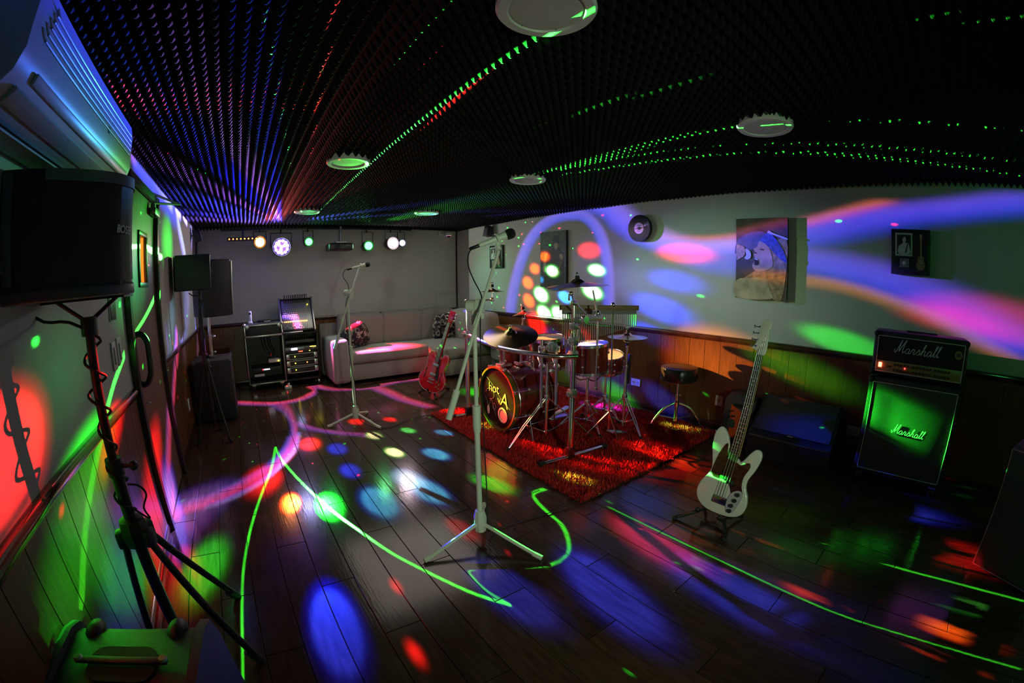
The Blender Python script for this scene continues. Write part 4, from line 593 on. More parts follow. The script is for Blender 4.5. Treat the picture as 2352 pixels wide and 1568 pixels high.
g = MB(); vs = [(p[0]*1.03, p[1]*1.05-.003, .318) for p in gp]+[(p[0]*1.02, p[1]*1.04-.003, .352) for p in gp]; g.add(vs, [(i, i+1, k+i+1, k+i) for i in range(k-1)]); g.build('top_edge', M_MIDG, t)
g = MB(); g.box((-.13, -.165, .19), (.03, .012, .30), bev=.004); g.box((-.15, -.17, .09), (.03, .014, .03), bev=.004); g.build('rear_rail', M_GREYP, t)
text('maker_lettering', 'BOSE', .034, M_PALE, t, (.228, -.097, .185), rot=(PI/2, 0, math.radians(52)), ext=.001, shear=.2, bold=.0007)
text('model_number', '802', .022, M_BLACKP, t, (.222, -.108, .03), rot=(PI/2, 0, math.radians(48)), ext=.001)

# portable PA unit in the near left corner, seen from behind and above
t = thing('portable_amplifier', 'bulky dark plastic PA unit with a handle, in front of the cable wrapped tripod', 'PA unit', (-.505, .885, 0), math.radians(-10))
xprism(MB(), [(-.17, .02), (-.20, .10), (-.20, .46), (-.18, .55), (-.12, .595), (.09, .60), (.125, .585), (.15, .52), (.15, .02)], -.20, .20).build('body', M_BLACKP, t)
for sx in (-.13, .13):
    MB().sphere((sx, .11, .592), .030, 16, 8, (1, 1.5, .75)).build('top_boss', M_BLACKP, t)
for sx in (-.208, .208):
    xprism(MB(), [(-.19, .03), (-.215, .10), (-.215, .46), (-.19, .565), (-.12, .612), (.09, .617), (.14, .60), (.165, .52), (.165, .03)], sx-.014, sx+.014).build('side_bumper', M_GREYP, t)
MB().prism(rrect(.20, .12, .045, 0, 0), 0, .004, Matrix.Translation((0, -.02, .602)) @ Matrix.Rotation(-PI/2, 4, 'X')).build('handle_recess', M_RUBBER, t)
g = MB(); g.box((0, -.02, .612), (.27, .022, .012), bev=.004); g.build('handle', M_GREYP, t)
for sx in (-.125, .125): MB().lathe([(0, 0), (.014, 0), (.010, .006), (0, .006)], (sx, -.02, .618), n=14).build('handle_screw', M_MIDG, t)
# second speaker pair by the door
t = thing('speaker_stand', 'thin black tripod stand under the smaller loudspeaker beyond the door', 'speaker stand', (-.455, 4.28, 0))
MB().cyl((0, 0, .12), (0, 0, .80), .019, n=14).cyl((0, 0, .8), (0, 0, 1.42), .0155, n=14).build('pole', M_BLACKM, t)
tripod_stand(t, .73, .24, .013, (-.9, 1.4, 3.9))
g = MB(); g.cyl((0, 0, .77), (0, 0, .83), .028); g.sphere((.04, -.01, .80), .018); g.sphere((.035, -.02, .70), .02); g.build('clamp_knob', M_BLACKP, t)
g = MB(); g.tube(sm([(-.10, -.05, 1.40), (-.06, -.06, 1.375), (-.02, -.03, 1.37), (.02, 0, 1.3), (-.02, .01, 1.2), (.02, 0, 1.0), (-.02, 0, .9), (.03, .0, .8)], 5), .005, 6); g.build('cable', M_RUBBER, t)
t = thing('loudspeaker', 'small square black loudspeaker on the thin tripod, green lit side with a finger hole', 'speaker', (-.52, 4.33, 1.42), math.radians(8))
vprism(MB(), sm([(-.17, .12), (-.17, -.11), (-.14, -.13), (.13, -.13), (.165, -.10), (.17, 0), (.15, .11), (.12, .13)], 2, True), 0, .325, bev=.01).build('cabinet', M_BLACKP, t)
MB().prism(circ(.032, 20), 0, .006, Matrix.Translation((.172, .02, .17)) @ Matrix.Rotation(PI/2, 4, 'Z') @ Matrix.Diagonal((.8, 1, 1.6, 1))).build('port_hole', M_RUBBER, t)
g = MB(); g.torus((.176, .02, .17), .035, .004, (1, 0, 0)); g.build('port_ring', M_GREYP, t)
t = thing('subwoofer', 'tall black subwoofer box on the floor behind the thin tripod', 'subwoofer', (-.45, 4.98, 0))
MB().box((0, 0, .355), (.44, .44, .65), bev=.018).build('cabinet', M_TOLEX, t)
for sx in (-.2, .2):
    for sy in (-.2, .2):
        MB().box((sx, sy, .66), (.05, .05, .05), bev=.014).build('corner_cap', M_GREYP, t)
        MB().cyl((sx*.8, sy*.8, 0), (sx*.8, sy*.8, .035), .022).build('foot', M_RUBBER, t)
g = MB(); g.lathe([(.03, 0), (.03, .02), (.045, .02), (.045, 0)], (0, 0, .68), n=18); g.build('pole_socket', M_GREYP, t)
MB().box((.223, -.02, .40), (.006, .16, .05), bev=.002).build('side_handle', M_RUBBER, t)
t = thing('speaker_pole', 'chrome jointed pole standing on the black subwoofer', 'speaker pole', (-.45, 4.98, .68))
MB().cyl((0, 0, 0), (0, 0, .22), .019, n=14).cyl((0, 0, .22), (0, 0, .47), .016, n=14).build('pole', M_CHROME, t)
g = MB(); g.cyl((0, 0, .20), (0, 0, .25), .026); g.sphere((.05, 0, .23), .016); g.tube([(0, 0, .23), (.05, 0, .23)], .006); g.sphere((.045, -.01, .06), .014); g.build('knob', M_CHROME, t)
t = thing('loudspeaker', 'tall narrow black loudspeaker with a violet lit bright edge strip', 'speaker', (-.39, 4.98, 1.13), math.radians(30))
vprism(MB(), [(-.17, .16), (-.17, -.14), (-.10, -.17), (.15, -.17), (.17, -.15), (.13, .16)], 0, .60, bev=.014).build('cabinet', M_BLACKP, t)
MB().box((.17, -.155, .30), (.022, .03, .575), bev=.008).build('edge_strip', M_ALU, t)
MB().box((.155, 0, .30), (.012, .24, .55), bev=.004, rot=Matrix.Rotation(-.09, 3, 'Z')).build('grille', mat('speaker_grille', (0, 0, 0)), t)

# small wall speakers and corner camera
def wall_speaker(lab, loc, rz):
    t = thing('wall_speaker', lab, 'speaker', loc, rz)
    MB().box((0, -.085, 0), (.11, .10, .16), bev=.008, rot=Matrix.Rotation(-.25, 3, 'X')).build('cabinet', M_BLACKP, t)
    MB().box((0, -.138, -.012), (.095, .006, .14), bev=.002, rot=Matrix.Rotation(-.25, 3, 'X')).build('grille', M_GREYP, t)
    g = MB(); g.box((0, -.006, 0), (.05, .012, .08)); g.cyl((0, -.01, 0), (0, -.05, 0), .012); g.build('bracket', M_MIDG, t)
wall_speaker('small black wall speaker high on the left wall near the back corner', (XL, 5.94, 2.12), PI/2)
wall_speaker('small black wall speaker high on the right wall above the far picture frame', rwp(5.42, 2.14), RW)
t = thing('security_camera', 'white dome security camera on a bracket in the far right ceiling corner', 'camera', (3.30, 6.42, 2.18))
g = MB(); g.box((-.13, .04, -.005), (.09, .03, .03)); g.box((-.15, .06, .02), (.03, .03, .06)); g.build('bracket', M_WHITEP, t)
MB().lathe([(0, .03), (.06, .03), (.068, .02), (.068, -.01), (.05, -.02), (0, -.02)], n=28).build('housing', M_WHITEP, t)
MB().sphere((0, 0, -.02), .034, 18, 10).build('dome', M_RUBBER, t); MB().torus((0, 0, -.022), .04, .006).build('ring', glow('camera_ring', (.9, .35, .6), .5), t)

# ================================================================== SHOW LIGHTS ON THE BACK RAIL
t = thing('lighting_rail', 'dark ceiling rail that carries the show lights', 'rail', (1.1, 6.28, ZT-.03))
MB().box((0, 0, 0), (2.9, .03, .03), bev=.004).build('bar', M_BLACKM, t)
for x in (-1.2, 0, 1.2): MB().box((x, 0, .03), (.04, .05, .05)).build('hanger', M_BLACKM, t)
def fixture(lab, p, r, L, lens, nm='show_light', tilt=.12):
    x, y, z = p
    t = thing(nm, lab, 'stage light', (x, 6.15, z))
    MB().lathe([(0, .02), (r*.95, .02), (r*1.12, .0), (r*1.12, .03), (r*1.05, .05), (r, L), (r*.6, L+.02), (0, L+.02)], (0, 0, 0), (0, 1, 0), 28).build('housing', M_BLACKP, t)
    g = MB(); zz = ZT-.03-z
    g.tube([(-r*1.2, .07, 0), (-r*1.2, .07, zz*.8), (r*1.2, .07, zz*.8), (r*1.2, .07, 0)], .006); g.cyl((0, .10, zz*.75), (0, .12, zz), .008); g.build('yoke', M_BLACKM, t)
    MB().lathe([(0, .0), (r*.85, .003), (r*.85, .012), (0, .012)], (0, 0, 0), (0, 1, 0), 24).build('lens', lens, t)
    return t
E_O = glow('lamp_orange', (1, .33, .05), 34); E_G = glow('lamp_green', (.06, 1, .10), 10); E_P = glow('lamp_pink', (1, .75, .85), 38); E_B = glow('lamp_white', (.6, .7, 1), 10); E_BC = glow('lamp_blue_white', (.8, .8, 1), 30)
fixture('bright orange show light, leftmost lamp on the back rail', FIX['O'], .075, .16, E_O)
fixture('single green laser lamp between the white LED cluster and the projector', FIX['G'], .06, .16, E_G)
fixture('green star lamp right of the projector', FIX['H'], .07, .18, E_G)
fixture('pink white spot lamp, large bright one at the right end of the rail', (2.20, 6.1, 1.985), .085, .18, E_P)
fixture('small blue white lamp at the far right end of the rail', (2.355, 6.1, 1.992), .05, .10, E_B)
t = thing('led_cluster_light', 'round effect light with a cluster of white LEDs and violet glow', 'stage light', (.516, 6.15, 1.945))
MB().lathe([(0, .015), (.115, .02), (.13, .0), (.135, .03), (.13, .16), (.06, .20), (0, .20)], (0, 0, 0), (0, 1, 0), 32).build('housing', M_BLACKP, t)
MB().lathe([(0, .012), (.112, .012), (.112, .016), (0, .016)], (0, 0, 0), (0, 1, 0), 32).build('reflector', glow('violet_reflector', (.16, .06, 1), .8), t)
for i in range(11):
    a = 2*PI*i/11+.2; MB().sphere((.088*math.cos(a), .006, .088*math.sin(a)), .018, 12, 8, (1, .5, 1)).build('led', E_BC, t)
for x, z in ((0, 0), (.045, .02), (-.04, .035), (-.01, -.045)):
    MB().sphere((x, .006, z), .022, 12, 8, (1, .5, 1)).build('led', E_BC, t)
g = MB(); g.tube([(-.15, .08, 0), (-.15, .08, .2), (.15, .08, .2), (.15, .08, 0)], .006); g.cyl((0, .1, .2), (0, .12, .27), .008); g.build('yoke', M_BLACKM, t)
t = thing('led_bar', 'short black LED bar with a row of small orange lights', 'stage light', (-.03, 6.15, 2.075))
MB().box((0, .04, 0), (.44, .06, .05), bev=.006).build('housing', M_BLACKP, t)
for i in range(8): MB().sphere((-.19+i*.054, .008, 0), .0095, 10, 6).build('led', glow('led_orange', (1, .22, .03), 12), t)
MB().box((0, .06, .07), (.03, .02, .10)).build('bracket', M_BLACKM, t)
t = thing('projector', 'black ceiling projector hanging between the two green lamps', 'projector', (1.36, 6.02, 1.925))
MB().box((0, .13, 0), (.36, .27, .105), bev=.025, seg=3).build('body', M_BLACKP, t)
MB().lathe([(0, .01), (.026, .01), (.034, -.012), (.040, -.012), (.042, .02), (0, .03)], (-.06, -.01, -.005), (0, -1, 0), 24).build('lens_barrel', M_RUBBER, t)
MB().torus((-.06, -.022, -.005), .034, .003, (0, 1, 0)).build('lens_ring', mat('copper_ring', (.8, .45, .3), .25, 1), t)
g = MB(); g.cyl((.02, .13, .05), (.02, .13, .30), .016); g.box((.02, .13, .07), (.16, .10, .015)); g.build('mount', M_MIDG, t)
g = MB(); g.box((.10, -.008, .015), (.09, .006, .03), bev=.002); g.build('front_vent', M_GREYP, t)

# ================================================================== BACK WALL GEAR
t = thing('flight_case', 'black flight case with aluminium edges and an open front', 'flight case', (.20, 6.0, 0))
FW, FH, FD, z0 = .52, .83, .42, .10
g = MB(); g.box((0, FD/2, z0+.01), (FW, FD, .02)); g.box((0, FD/2, z0+.75), (FW, FD, .02)); g.box((-FW/2+.008, FD/2, z0+.4), (.016, FD, .78)); g.box((FW/2-.008, FD/2, z0+.4), (.016, FD, .78)); g.box((0, FD-.01, z0+.4), (FW, .02, .78)); g.build('shell', M_BLACKP, t)
MB().box((0, .06, z0+.725), (FW-.05, .10, .13), bev=.004).build('lid', M_BLACKP, t)
def edge(x0, z0_, x1, z1_, y=-.004, w=.024):
    c = ((x0+x1)/2, y, (z0_+z1_)/2); return MB().box(c, (abs(x1-x0)+w, .02, abs(z1_-z0_)+w), bev=.004)
for q in ((-FW/2, z0+.80, FW/2, z0+.80), (-FW/2, z0+.65, FW/2, z0+.65), (-FW/2, z0+.65, -FW/2, z0+.80), (FW/2, z0+.65, FW/2, z0+.80), ):
    edge(*q).build('edge_extrusion', M_ALU, t)
for q in ((-FW/2, z0+.0, -FW/2, z0+.65), (FW/2, z0+.0, FW/2, z0+.65), (-FW/2, z0+.0, FW/2, z0+.0)):
    edge(*q, w=.013).build('edge_extrusion', M_ALU, t)
MB().box((0, FD/2, z0+.815), (FW+.01, FD+.01, .012), bev=.004).build('top_lid_panel', M_GREYP, t)
for sx in (-1, 1):
    MB().sphere((sx*FW/2, -.005, z0+.81), .026, 12, 8).build('ball_corner', M_CHROME, t)
    MB().box((sx*(FW/2-.035), -.016, z0+.785), (.05, .006, .05), bev=.002, rot=Matrix.Rotation(sx*.6, 3, 'Y')).build('corner_brace', M_ALU, t)
    w = MB().cyl((sx*.2-.012, .05, .04), (sx*.2+.012, .05, .04), .036, n=18); w.build('caster', M_RUBBER, t)
    MB().box((sx*.2, .05, .08), (.05, .05, .03)).build('caster_plate', M_ALU, t)
MB().box((.12, .05, z0+.30), (.17, .18, .035), bev=.003).build('white_module', M_PALE, t)
MB().sphere((.175, -.045, z0+.30), .006, 8, 6).build('yellow_led', glow('led_yellow', (1, .75, .03), 14), t)
MB().box((.0, .10, z0+.19), (.40, .25, .06), bev=.004).build('rack_unit', M_BLACKP, t)
MB().box((.0, -.03, z0+.195), (.085, .006, .014), bev=.002).build('lit_display', glow('display_white', (.9, .8, 1), 3), t)
MB().box((-.055, -.03, z0+.195), (.012, .006, .012)).build('red_led', glow('led_red', (1, .03, .03), 8), t)
MB().box((-.11, .05, z0+.12), (.14, .18, .028), bev=.003).build('pale_box', M_PALE, t)
for i, x in enumerate((-.03, .01, .06, .09)):
    MB().tube(sm([(x, .25, z0+.62), (x+.01, .2, z0+.5), (x+.05, .1, z0+.42), (.10+.01*i, .06, z0+.33)], 5), .006, 6).build('hanging_cable', M_RUBBER, t)
MB().cyl((.075, .03, z0+.36), (.085, .03, z0+.40), .009).build('red_plug', mat('red_plug', (.8, .03, .02), .4), t)
t = thing('cordless_phone', 'pale cordless phone handset standing upright on the flight case', 'phone', (.03, 6.06, z0+.822))
MB().box((0, 0, .014), (.06, .06, .028), bev=.008).build('cradle', M_WHITEP, t)
MB().box((0, 0, .095), (.044, .024, .15), bev=.009).build('handset', M_WHITEP, t)
MB().box((0, -.0125, .135), (.030, .003, .026), bev=.001).build('screen', M_RUBBER, t)
for i in range(3): MB().box((0, -.0125, .10-.018*i), (.030, .003, .010), bev=.001).build('key_row', M_PALE, t)
t = thing('cable_coil', 'small heap of black and white cable on the flight case', 'cable', (.22, 6.14, z0+.823))
g = MB(); g.tube([(.09*math.cos(a*.5)*(1+.1*math.sin(a)), .05*math.sin(a*.5), .012+.006*(a % 3)) for a in range(50)], .006, 6); g.build('loops', M_RUBBER, t)
MB().tube([(.04+.05*math.cos(a*.6), -.03+.03*math.sin(a*.6), .012+.004*(a % 2)) for a in range(24)], .005, 6).build('white_lead', M_WHITEP, t)

RX = .715
t = thing('equipment_rack', 'black wheeled rack with amplifiers under the tilted mixer', 'rack', (RX, 6.0, 0))
g = MB()
for sx in (-.24, .24):
    g.box((sx, .22, .42), (.02, .44, .66), bev=.003)
g.box((0, .22, .10), (.50, .44, .02)); g.box((0, .43, .42), (.48, .02, .64)); g.box((0, .22, .74), (.50, .44, .015)); g.build('frame', M_BLACKM, t)
for sx in (-.22, .22):
    for y in (.05, .38):
        w = MB().cyl((sx-.012, y, .035), (sx+.012, y, .035), .033, n=16); w.tube([(sx, y, .09), (sx, y+.015, .05), (sx, y, .035)], .01); w.build('caster', M_ALU, t)
def amp_unit(z, h, nm, leds=(), face=M_BLACKP):
    u = MB().box((0, .20, z), (.44, .36, h), bev=.003).build(nm, face, t)
    for sx in (-1, 1): MB().box((sx*.20, .012, z), (.05, .02, h*.9), bev=.003).build('rack_ear', M_ALU, u)
    MB().box((0, .012, z+h*.44), (.36, .012, .008)).build('top_lip', M_ALU, u); MB().box((0, .012, z-h*.44), (.36, .012, .008)).build('bottom_lip', M_ALU, u)
    for x, c in leds: MB().sphere((x, .012, z), .007, 10, 6).build('led', c, u)
    for x in (.04, .10): MB().cyl((x, .018, z), (x, .0, z), .015, n=16).build('knob', M_RUBBER, u)
    return u
E_Y = glow('led_yellow', (1, .75, .03), 14); E_OR = glow('led_orange', (1, .22, .03), 12)
amp_unit(.42, .085, 'power_amplifier', [(-.10, E_Y)]); amp_unit(.325, .085, 'power_amplifier', [(-.10, E_Y), (.07, E_OR)]); amp_unit(.23, .085, 'power_amplifier', [(-.10, E_Y)])
u = MB().box((0, .20, .525), (.46, .36, .045), bev=.003).build('wireless_receiver', M_MIDG, t)
MB().box((-.10, .017, .525), (.085, .008, .028), bev=.006).build('display', glow('display_blue', (.45, .5, 1), 14), u)
for i in range(8): MB().box((.05+.015*i, .018, .525), (.008, .006, .024)).build('button', M_RUBBER, u)
MB().box((.17, .018, .542), (.08, .006, .006)).build('meter', E_Y, u)
u = MB().box((0, .20, .483), (.46, .34, .03), bev=.002).build('patch_strip', M_BLACKP, t)
MB().box((-.01, .027, .485), (.06, .006, .010), bev=.002).build('red_display', glow('display_red', (1, .06, .02), 8), u)
MB().sphere((.12, .026, .485), .006, 8, 6).build('led', E_Y, u)
MB().box((.0, .23, .62), (.42, .30, .04), bev=.004).build('drawer_shelf', M_GREYP, t)
for i in range(9): MB().tube(sm([(-.15+.035*i, .12, .735), (-.16+.035*i, .08, .68), (-.14+.03*i, .10, .60), (-.12+.028*i, .2, .56)], 4), .005, 6).build('patch_cable', M_RUBBER, t)
# mixer on top, tilted towards the room
MX = Matrix.Translation((RX-.02, 6.04, .755)) @ Matrix.Rotation(math.radians(60), 4, 'X')
t = thing('mixing_console', 'grey mixing console with orange meter lights tilted on the equipment rack', 'mixer', M=MX)
MB().box((0, .25, .03), (.46, .50, .06), bev=.006).build('chassis', M_BLACKM, t)
MB().box((0, .24, .062), (.42, .44, .006), bev=.001).build('front_panel', M_MIDG, t)
for sx in (-1, 1): MB().box((sx*.235, .25, .035), (.022, .52, .085), bev=.006).build('side_cheek', M_ALU, t)
MB().box((-.08, -.01, .03), (.28, .02, .03), bev=.004).build('front_lip', M_ALU, t)
kb = [mat('knob_blue', (.25, .3, .8), .4), mat('knob_grey', (.6, .6, .62), .4), mat('knob_white', (.7, .7, .7), .4)]
kproto = [MB().cyl((0, 0, 0), (0, 0, .014), .006, .005, 10).build('knob', k_, t) for k_ in kb]
for k_ in kproto: COL.objects.unlink(k_)
for i in range(13):
    for j in range(8): copy_to(kproto[(j//2) % 3], t, (-.18+.026*i, .18+.028*j, .065))
    g = MB().box((-.18+.026*i, .055, .066), (.003, .07, .003)); f_ = g.build('fader_slot', M_RUBBER, t)
    MB().box((-.18+.026*i, .05+.02*math.sin(i*1.7), .071), (.010, .016, .010), bev=.001).build('fader_cap', M_PALE, f_)
    MB().sphere((-.18+.026*i, .135, .068), .0085, 8, 6).build('meter_led', glow('meter_orange', (1, .30, .04), 16), t)
MB().sphere((.17, .39, .07), .006, 8, 6).build('power_led', E_Y, t)
for i in range(11): MB().tube(sm([(-.17+.032*i, .43, .065), (-.17+.032*i, .44, .13), (-.16+.032*i, .50, .15), (-.15+.03*i, .54, .08), (-.15+.03*i, .53, .0)], 4), .0045, 6).build('jack_lead', M_RUBBER, t)
t = thing('power_strip', 'small power strip with a red light on the floor between case and rack', 'power strip', (.47, 5.93, 0))
MB().box((0, 0, .02), (.10, .05, .04), bev=.006).build('body', M_WHITEP, t); MB().box((.01, 0, .055), (.03, .03, .03), bev=.004).build('plug', M_PALE, t)
MB().sphere((-.02, -.02, .045), .008, 8, 6).build('red_light', glow('led_red', (1, .03, .03), 8), t)
MB().tube(sm([(.05, 0, .02), (.12, .04, .015), (.10, .12, .015), (.0, .3, .02)], 5), .005, 6).build('cord', M_RUBBER, t)

# ================================================================== SOFA
t = thing('corner_sofa', 'large grey fabric corner sofa along the back wall', 'sofa', (0, 0, 0))
def cush(c, s, b, nm='cushion', rot=None, par=None, M_=None, puff=.02):
    bm = bmesh.new(); bmesh.ops.create_cube(bm, size=1)
    for v in bm.verts: v.co = Vector((v.co.x*s[0], v.co.y*s[1], v.co.z*s[2]))
    bmesh.ops.bevel(bm, geom=bm.edges[:], offset=b, segments=3, affect='EDGES', profile=.6)
    bmesh.ops.subdivide_edges(bm, edges=[e for e in bm.edges if e.calc_length() > .15], cuts=5, use_grid_fill=True)
    for v in bm.verts:
        k = Vector((1-abs(2*v.co.x/s[0])**2, 1-abs(2*v.co.y/s[1])**2, 1-abs(2*v.co.z/s[2])**2))
        for a in range(3):
            o = [k[i] for i in range(3) if i != a]
            v.co[a] += (1 if v.co[a] > 0 else -1)*puff*max(0, o[0])*max(0, o[1])*abs(2*v.co[a]/s[a])
    Mx = Matrix.Translation(c) @ (rot.to_4x4() if rot else Matrix.Identity(4))
    m = MB().bmx(bm, Mx); bm.free(); return m.build(nm, M_ or M_SOFA, par if par is not None else t)
g = MB(); g.box((1.92, 6.05, .165), (1.28, .78, .23), bev=.02); g.build('base', M_SOFA, t)
g = MB(); g.box((2.98, 5.80, .165), (.86, 1.22, .23), bev=.02); g.build('chaise_base', M_SOFA, t)
cush((1.92, 6.00, .37), (1.26, .72, .17), .045, 'seat_cushion'); cush((2.97, 5.78, .37), (.86, 1.20, .17), .05, 'seat_cushion')
cush((1.20, 6.03, .34), (.24, .84, .60), .05, 'armrest')
g = MB(); g.box((2.15, 6.40, .42), (2.20, .14, .78), bev=.04); g.build('back_frame', M_SOFA, t)
g = MB(); g.box((3.44, 5.75, .40), (.10, 1.5, .70), bev=.04, rot=Matrix.Rotation(-SK, 3, 'Z')); g.build('side_back_frame', M_SOFA, t)
for x, w in ((1.66, .70), (2.34, .66), (2.95, .60)): cush((x, 6.24, .69), (w, .20, .48), .06, 'back_cushion', Matrix.Rotation(.12, 3, 'X'))
cush((3.26, 5.75, .69), (.22, .66, .48), .06, 'back_cushion', Matrix.Rotation(-.12, 3, 'Y')); cush((3.24, 5.17, .69), (.22, .50, .46), .06, 'back_cushion', Matrix.Rotation(-.14, 3, 'Y'))
cush((3.40, 4.98, .48), (.22, .30, .50), .05, 'end_arm')
for x, y in ((1.15, 5.68), (2.5, 5.7), (2.62, 5.25), (3.35, 5.25), (1.15, 6.38)):
    MB().box((x, y, .025), (.06, .06, .05)).build('foot', M_RUBBER, t)
camo = bpy.data.materials.new('camouflage_print'); camo.use_nodes = True; nt = camo.node_tree; b = nt.nodes['Principled BSDF']; b.inputs['Roughness'].default_value = .9
tc = nt.nodes.new('ShaderNodeTexCoord'); n1 = nt.nodes.new('ShaderNodeTexNoise'); n1.inputs['Scale'].default_value = 13; n1.inputs['Detail'].default_value = 1.5; cr = nt.nodes.new('ShaderNodeValToRGB'); cr.color_ramp.interpolation = 'CONSTANT'
cr.color_ramp.elements[0].color = (.015, .015, .02, 1); cr.color_ramp.elements[1].position = .47; cr.color_ramp.elements[1].color = (.10, .10, .10, 1)
e_ = cr.color_ramp.elements.new(.54); e_.color = (.50, .46, .38, 1); e_ = cr.color_ramp.elements.new(.60); e_.color = (.02, .02, .02, 1)
nt.links.new(tc.outputs['Object'], n1.inputs[0]); nt.links.new(n1.outputs[0], cr.inputs[0]); nt.links.new(cr.outputs[0], b.inputs['Base Color'])
for lab, c, rot in (('camouflage cushion slumped in the left sofa corner behind the far microphone stand', (1.50, 5.98, .61), Matrix.Rotation(-.5, 3, 'Y') @ Matrix.Rotation(.5, 3, 'X')), ('camouflage cushion upright behind the neck of the red guitar', (3.02, 6.02, .65), Matrix.Rotation(.25, 3, 'X'))):
    p = thing('throw_pillow', lab, 'pillow', c); cush((0, 0, 0), (.40, .12, .38), .05, 'cover', rot, p, camo, puff=.035)

# ================================================================== MICROPHONE STANDS
def mic_stand(lab, x, y, feet, joint, top, low, cliph, thick=1.0):
    t = thing('microphone_stand', lab, 'microphone stand', (x, y, 0)); K = thick
    g = MB(); g.lathe([(.014, .0), (.030, .0), (.034, .03), (.036, .09), (.026, .13), (.016, .135)], (0, 0, .07), n=8); g.build('leg_hub', M_STAND, t)
    for fx, fy in feet:
        dx, dy = fx-x, fy-y; L = math.hypot(dx, dy); ux, uy = dx/L, dy/L
        l = MB().cyl((ux*.02, uy*.02, .12), (ux*(L-.03), uy*(L-.03), .022), .011*K, n=10).build('leg', M_STAND, t)
        MB().cyl((ux*(L-.05), uy*(L-.05), .026), (ux*L, uy*L, .014), .014*K, n=10).build('foot_cap', M_STAND, l)
    MB().cyl((0, 0, .08), (0, 0, .74), .0145*K, n=14).build('lower_tube', M_STAND, t)
    g = MB(); g.cyl((0, 0, .68), (0, 0, .80), .021*K, n=12); g.cyl((0, 0, .66), (0, 0, .69), .018*K, n=12); g.build('height_clutch', M_STAND, t)
    MB().cyl((0, 0, .78), (0, 0, joint), .0105*K, n=12).build('upper_tube', M_STAND, t)
    J = Vector((0, 0, joint)); T = Vector(top)-Vector((x, y, 0)); Lw = Vector(low)-Vector((x, y, 0))
    sd = Vector((.62, -.78, 0))
    MB().cyl(J+Vector((0, 0, -.09)), J+Vector((0, 0, -.02)), .017, n=10).build('joint_neck', M_STAND, t)
    g = MB(); g.cyl(J-sd*.035, J+sd*.01, .030*K, .030*K, 14); g.cyl(J+sd*.012, J+sd*.045, .037*K, .034*K, 6); g.box(J+Vector((.03, 0, -.05)), (.035, .02, .03), bev=.004); g.build('boom_joint', M_STAND, t)
    MB().cyl(Lw+(T-Lw)*.14, T, .0085*K, n=10).build('boom_arm', M_STAND, t); MB().cyl(Lw, Lw+(T-Lw)*.17, .014*K, .016*K, 10).build('counterweight', M_STAND, t)
    return t, T
def microphone(lab, tip, tail, stand_top, body=M_STAND, clipm=M_STAND, cable=None):
    A = Vector(tail); B = Vector(tip); d = (B-A).normalized(); L = (B-A).length
    t = thing('microphone', lab, 'microphone', A)
    MB().lathe([(.009, 0), (.012, .01), (.0125, L*.35), (.020, L*.74), (.021, L*.76), (0, L*.76)], (0, 0, 0), d, 20).build('body', body, t)
    g = MB(); g.lathe([(.021, L*.74), (.0245, L*.76), (.0255, L*.80), (.026, L*.88), (.022, L*.95), (.012, L*.99), (0, L)], (0, 0, 0), d, 20); g.build('grille', mat('mic_grille', (.05, .055, .05), .45, .6, bump=1, bscale=700), t)
    g = MB(); S = Vector(stand_top)-A; m_ = d*L*.5; g.tube([m_+Vector((0, 0, -.012)), m_*.9+S*.1+Vector((0, 0, -.03)), S], .014, 8); g.torus(m_, .022, .006, d, 20, 8); g.build('clip', clipm, t)
    MB().lathe([(.006, -.05), (.0085, -.045), (.0085, 0), (0, 0)], (0, 0, 0), d, 12).build('plug', M_BLACKM, t)
    if cable: MB().tube([Vector(p)-A for p in sm(cable, 6)], .0035, 6).build('cable', M_RUBBER, t)
MS1, T1 = mic_stand('nearest cream microphone boom stand in the middle of the floor', 1.012, 1.709, ((.655, 1.69), (1.17, 1.368), (1.23, 2.02)), 1.292, (1.115, 1.655, 1.55), (.80, 1.60, .800), 0)
microphone('microphone with dark grille on the nearest stand', (1.195, 1.63, 1.645), (1.035, 1.70, 1.578), (1.118, 1.655, 1.555),
    cable=[(1.03, 1.70, 1.576), (.995, 1.72, 1.55), (.985, 1.72, 1.49), (1.01, 1.715, 1.42), (1.045, 1.70, 1.34), (1.035, 1.69, 1.28), (1.03, 1.69, 1.15), (1.035, 1.69, .8), (1.04, 1.68, .4), (1.045, 1.68, .1), (1.08, 1.72, .03), (1.2, 1.74, .01), (1.5, 1.70, .008), (1.75, 1.68, .03)])
MS2, T2 = mic_stand('cream microphone boom stand farther back in front of the sofa', .958, 4.004, ((.665, 4.06), (1.134, 3.76), (1.16, 4.31)), 1.314, (1.065, 3.95, 1.545), (.79, 3.95, .80), 0)
microphone('microphone on the stand in front of the sofa', (1.17, 3.93, 1.585), (1.0, 3.98, 1.545), (1.065, 3.95, 1.545),
    cable=[(1.0, 3.98, 1.545), (.93, 3.98, 1.53), (.91, 3.98, 1.47), (.95, 3.97, 1.40), (.965, 3.975, 1.3), (.93, 3.985, 1.2), (.935, 3.98, .8), (.97, 3.98, .4), (.975, 3.98, .15), (1.0, 3.95, .04), (1.1, 3.80, .008), (1.25, 3.75, .008), (1.5, 3.86, .008), (1.8, 3.85, .02)])

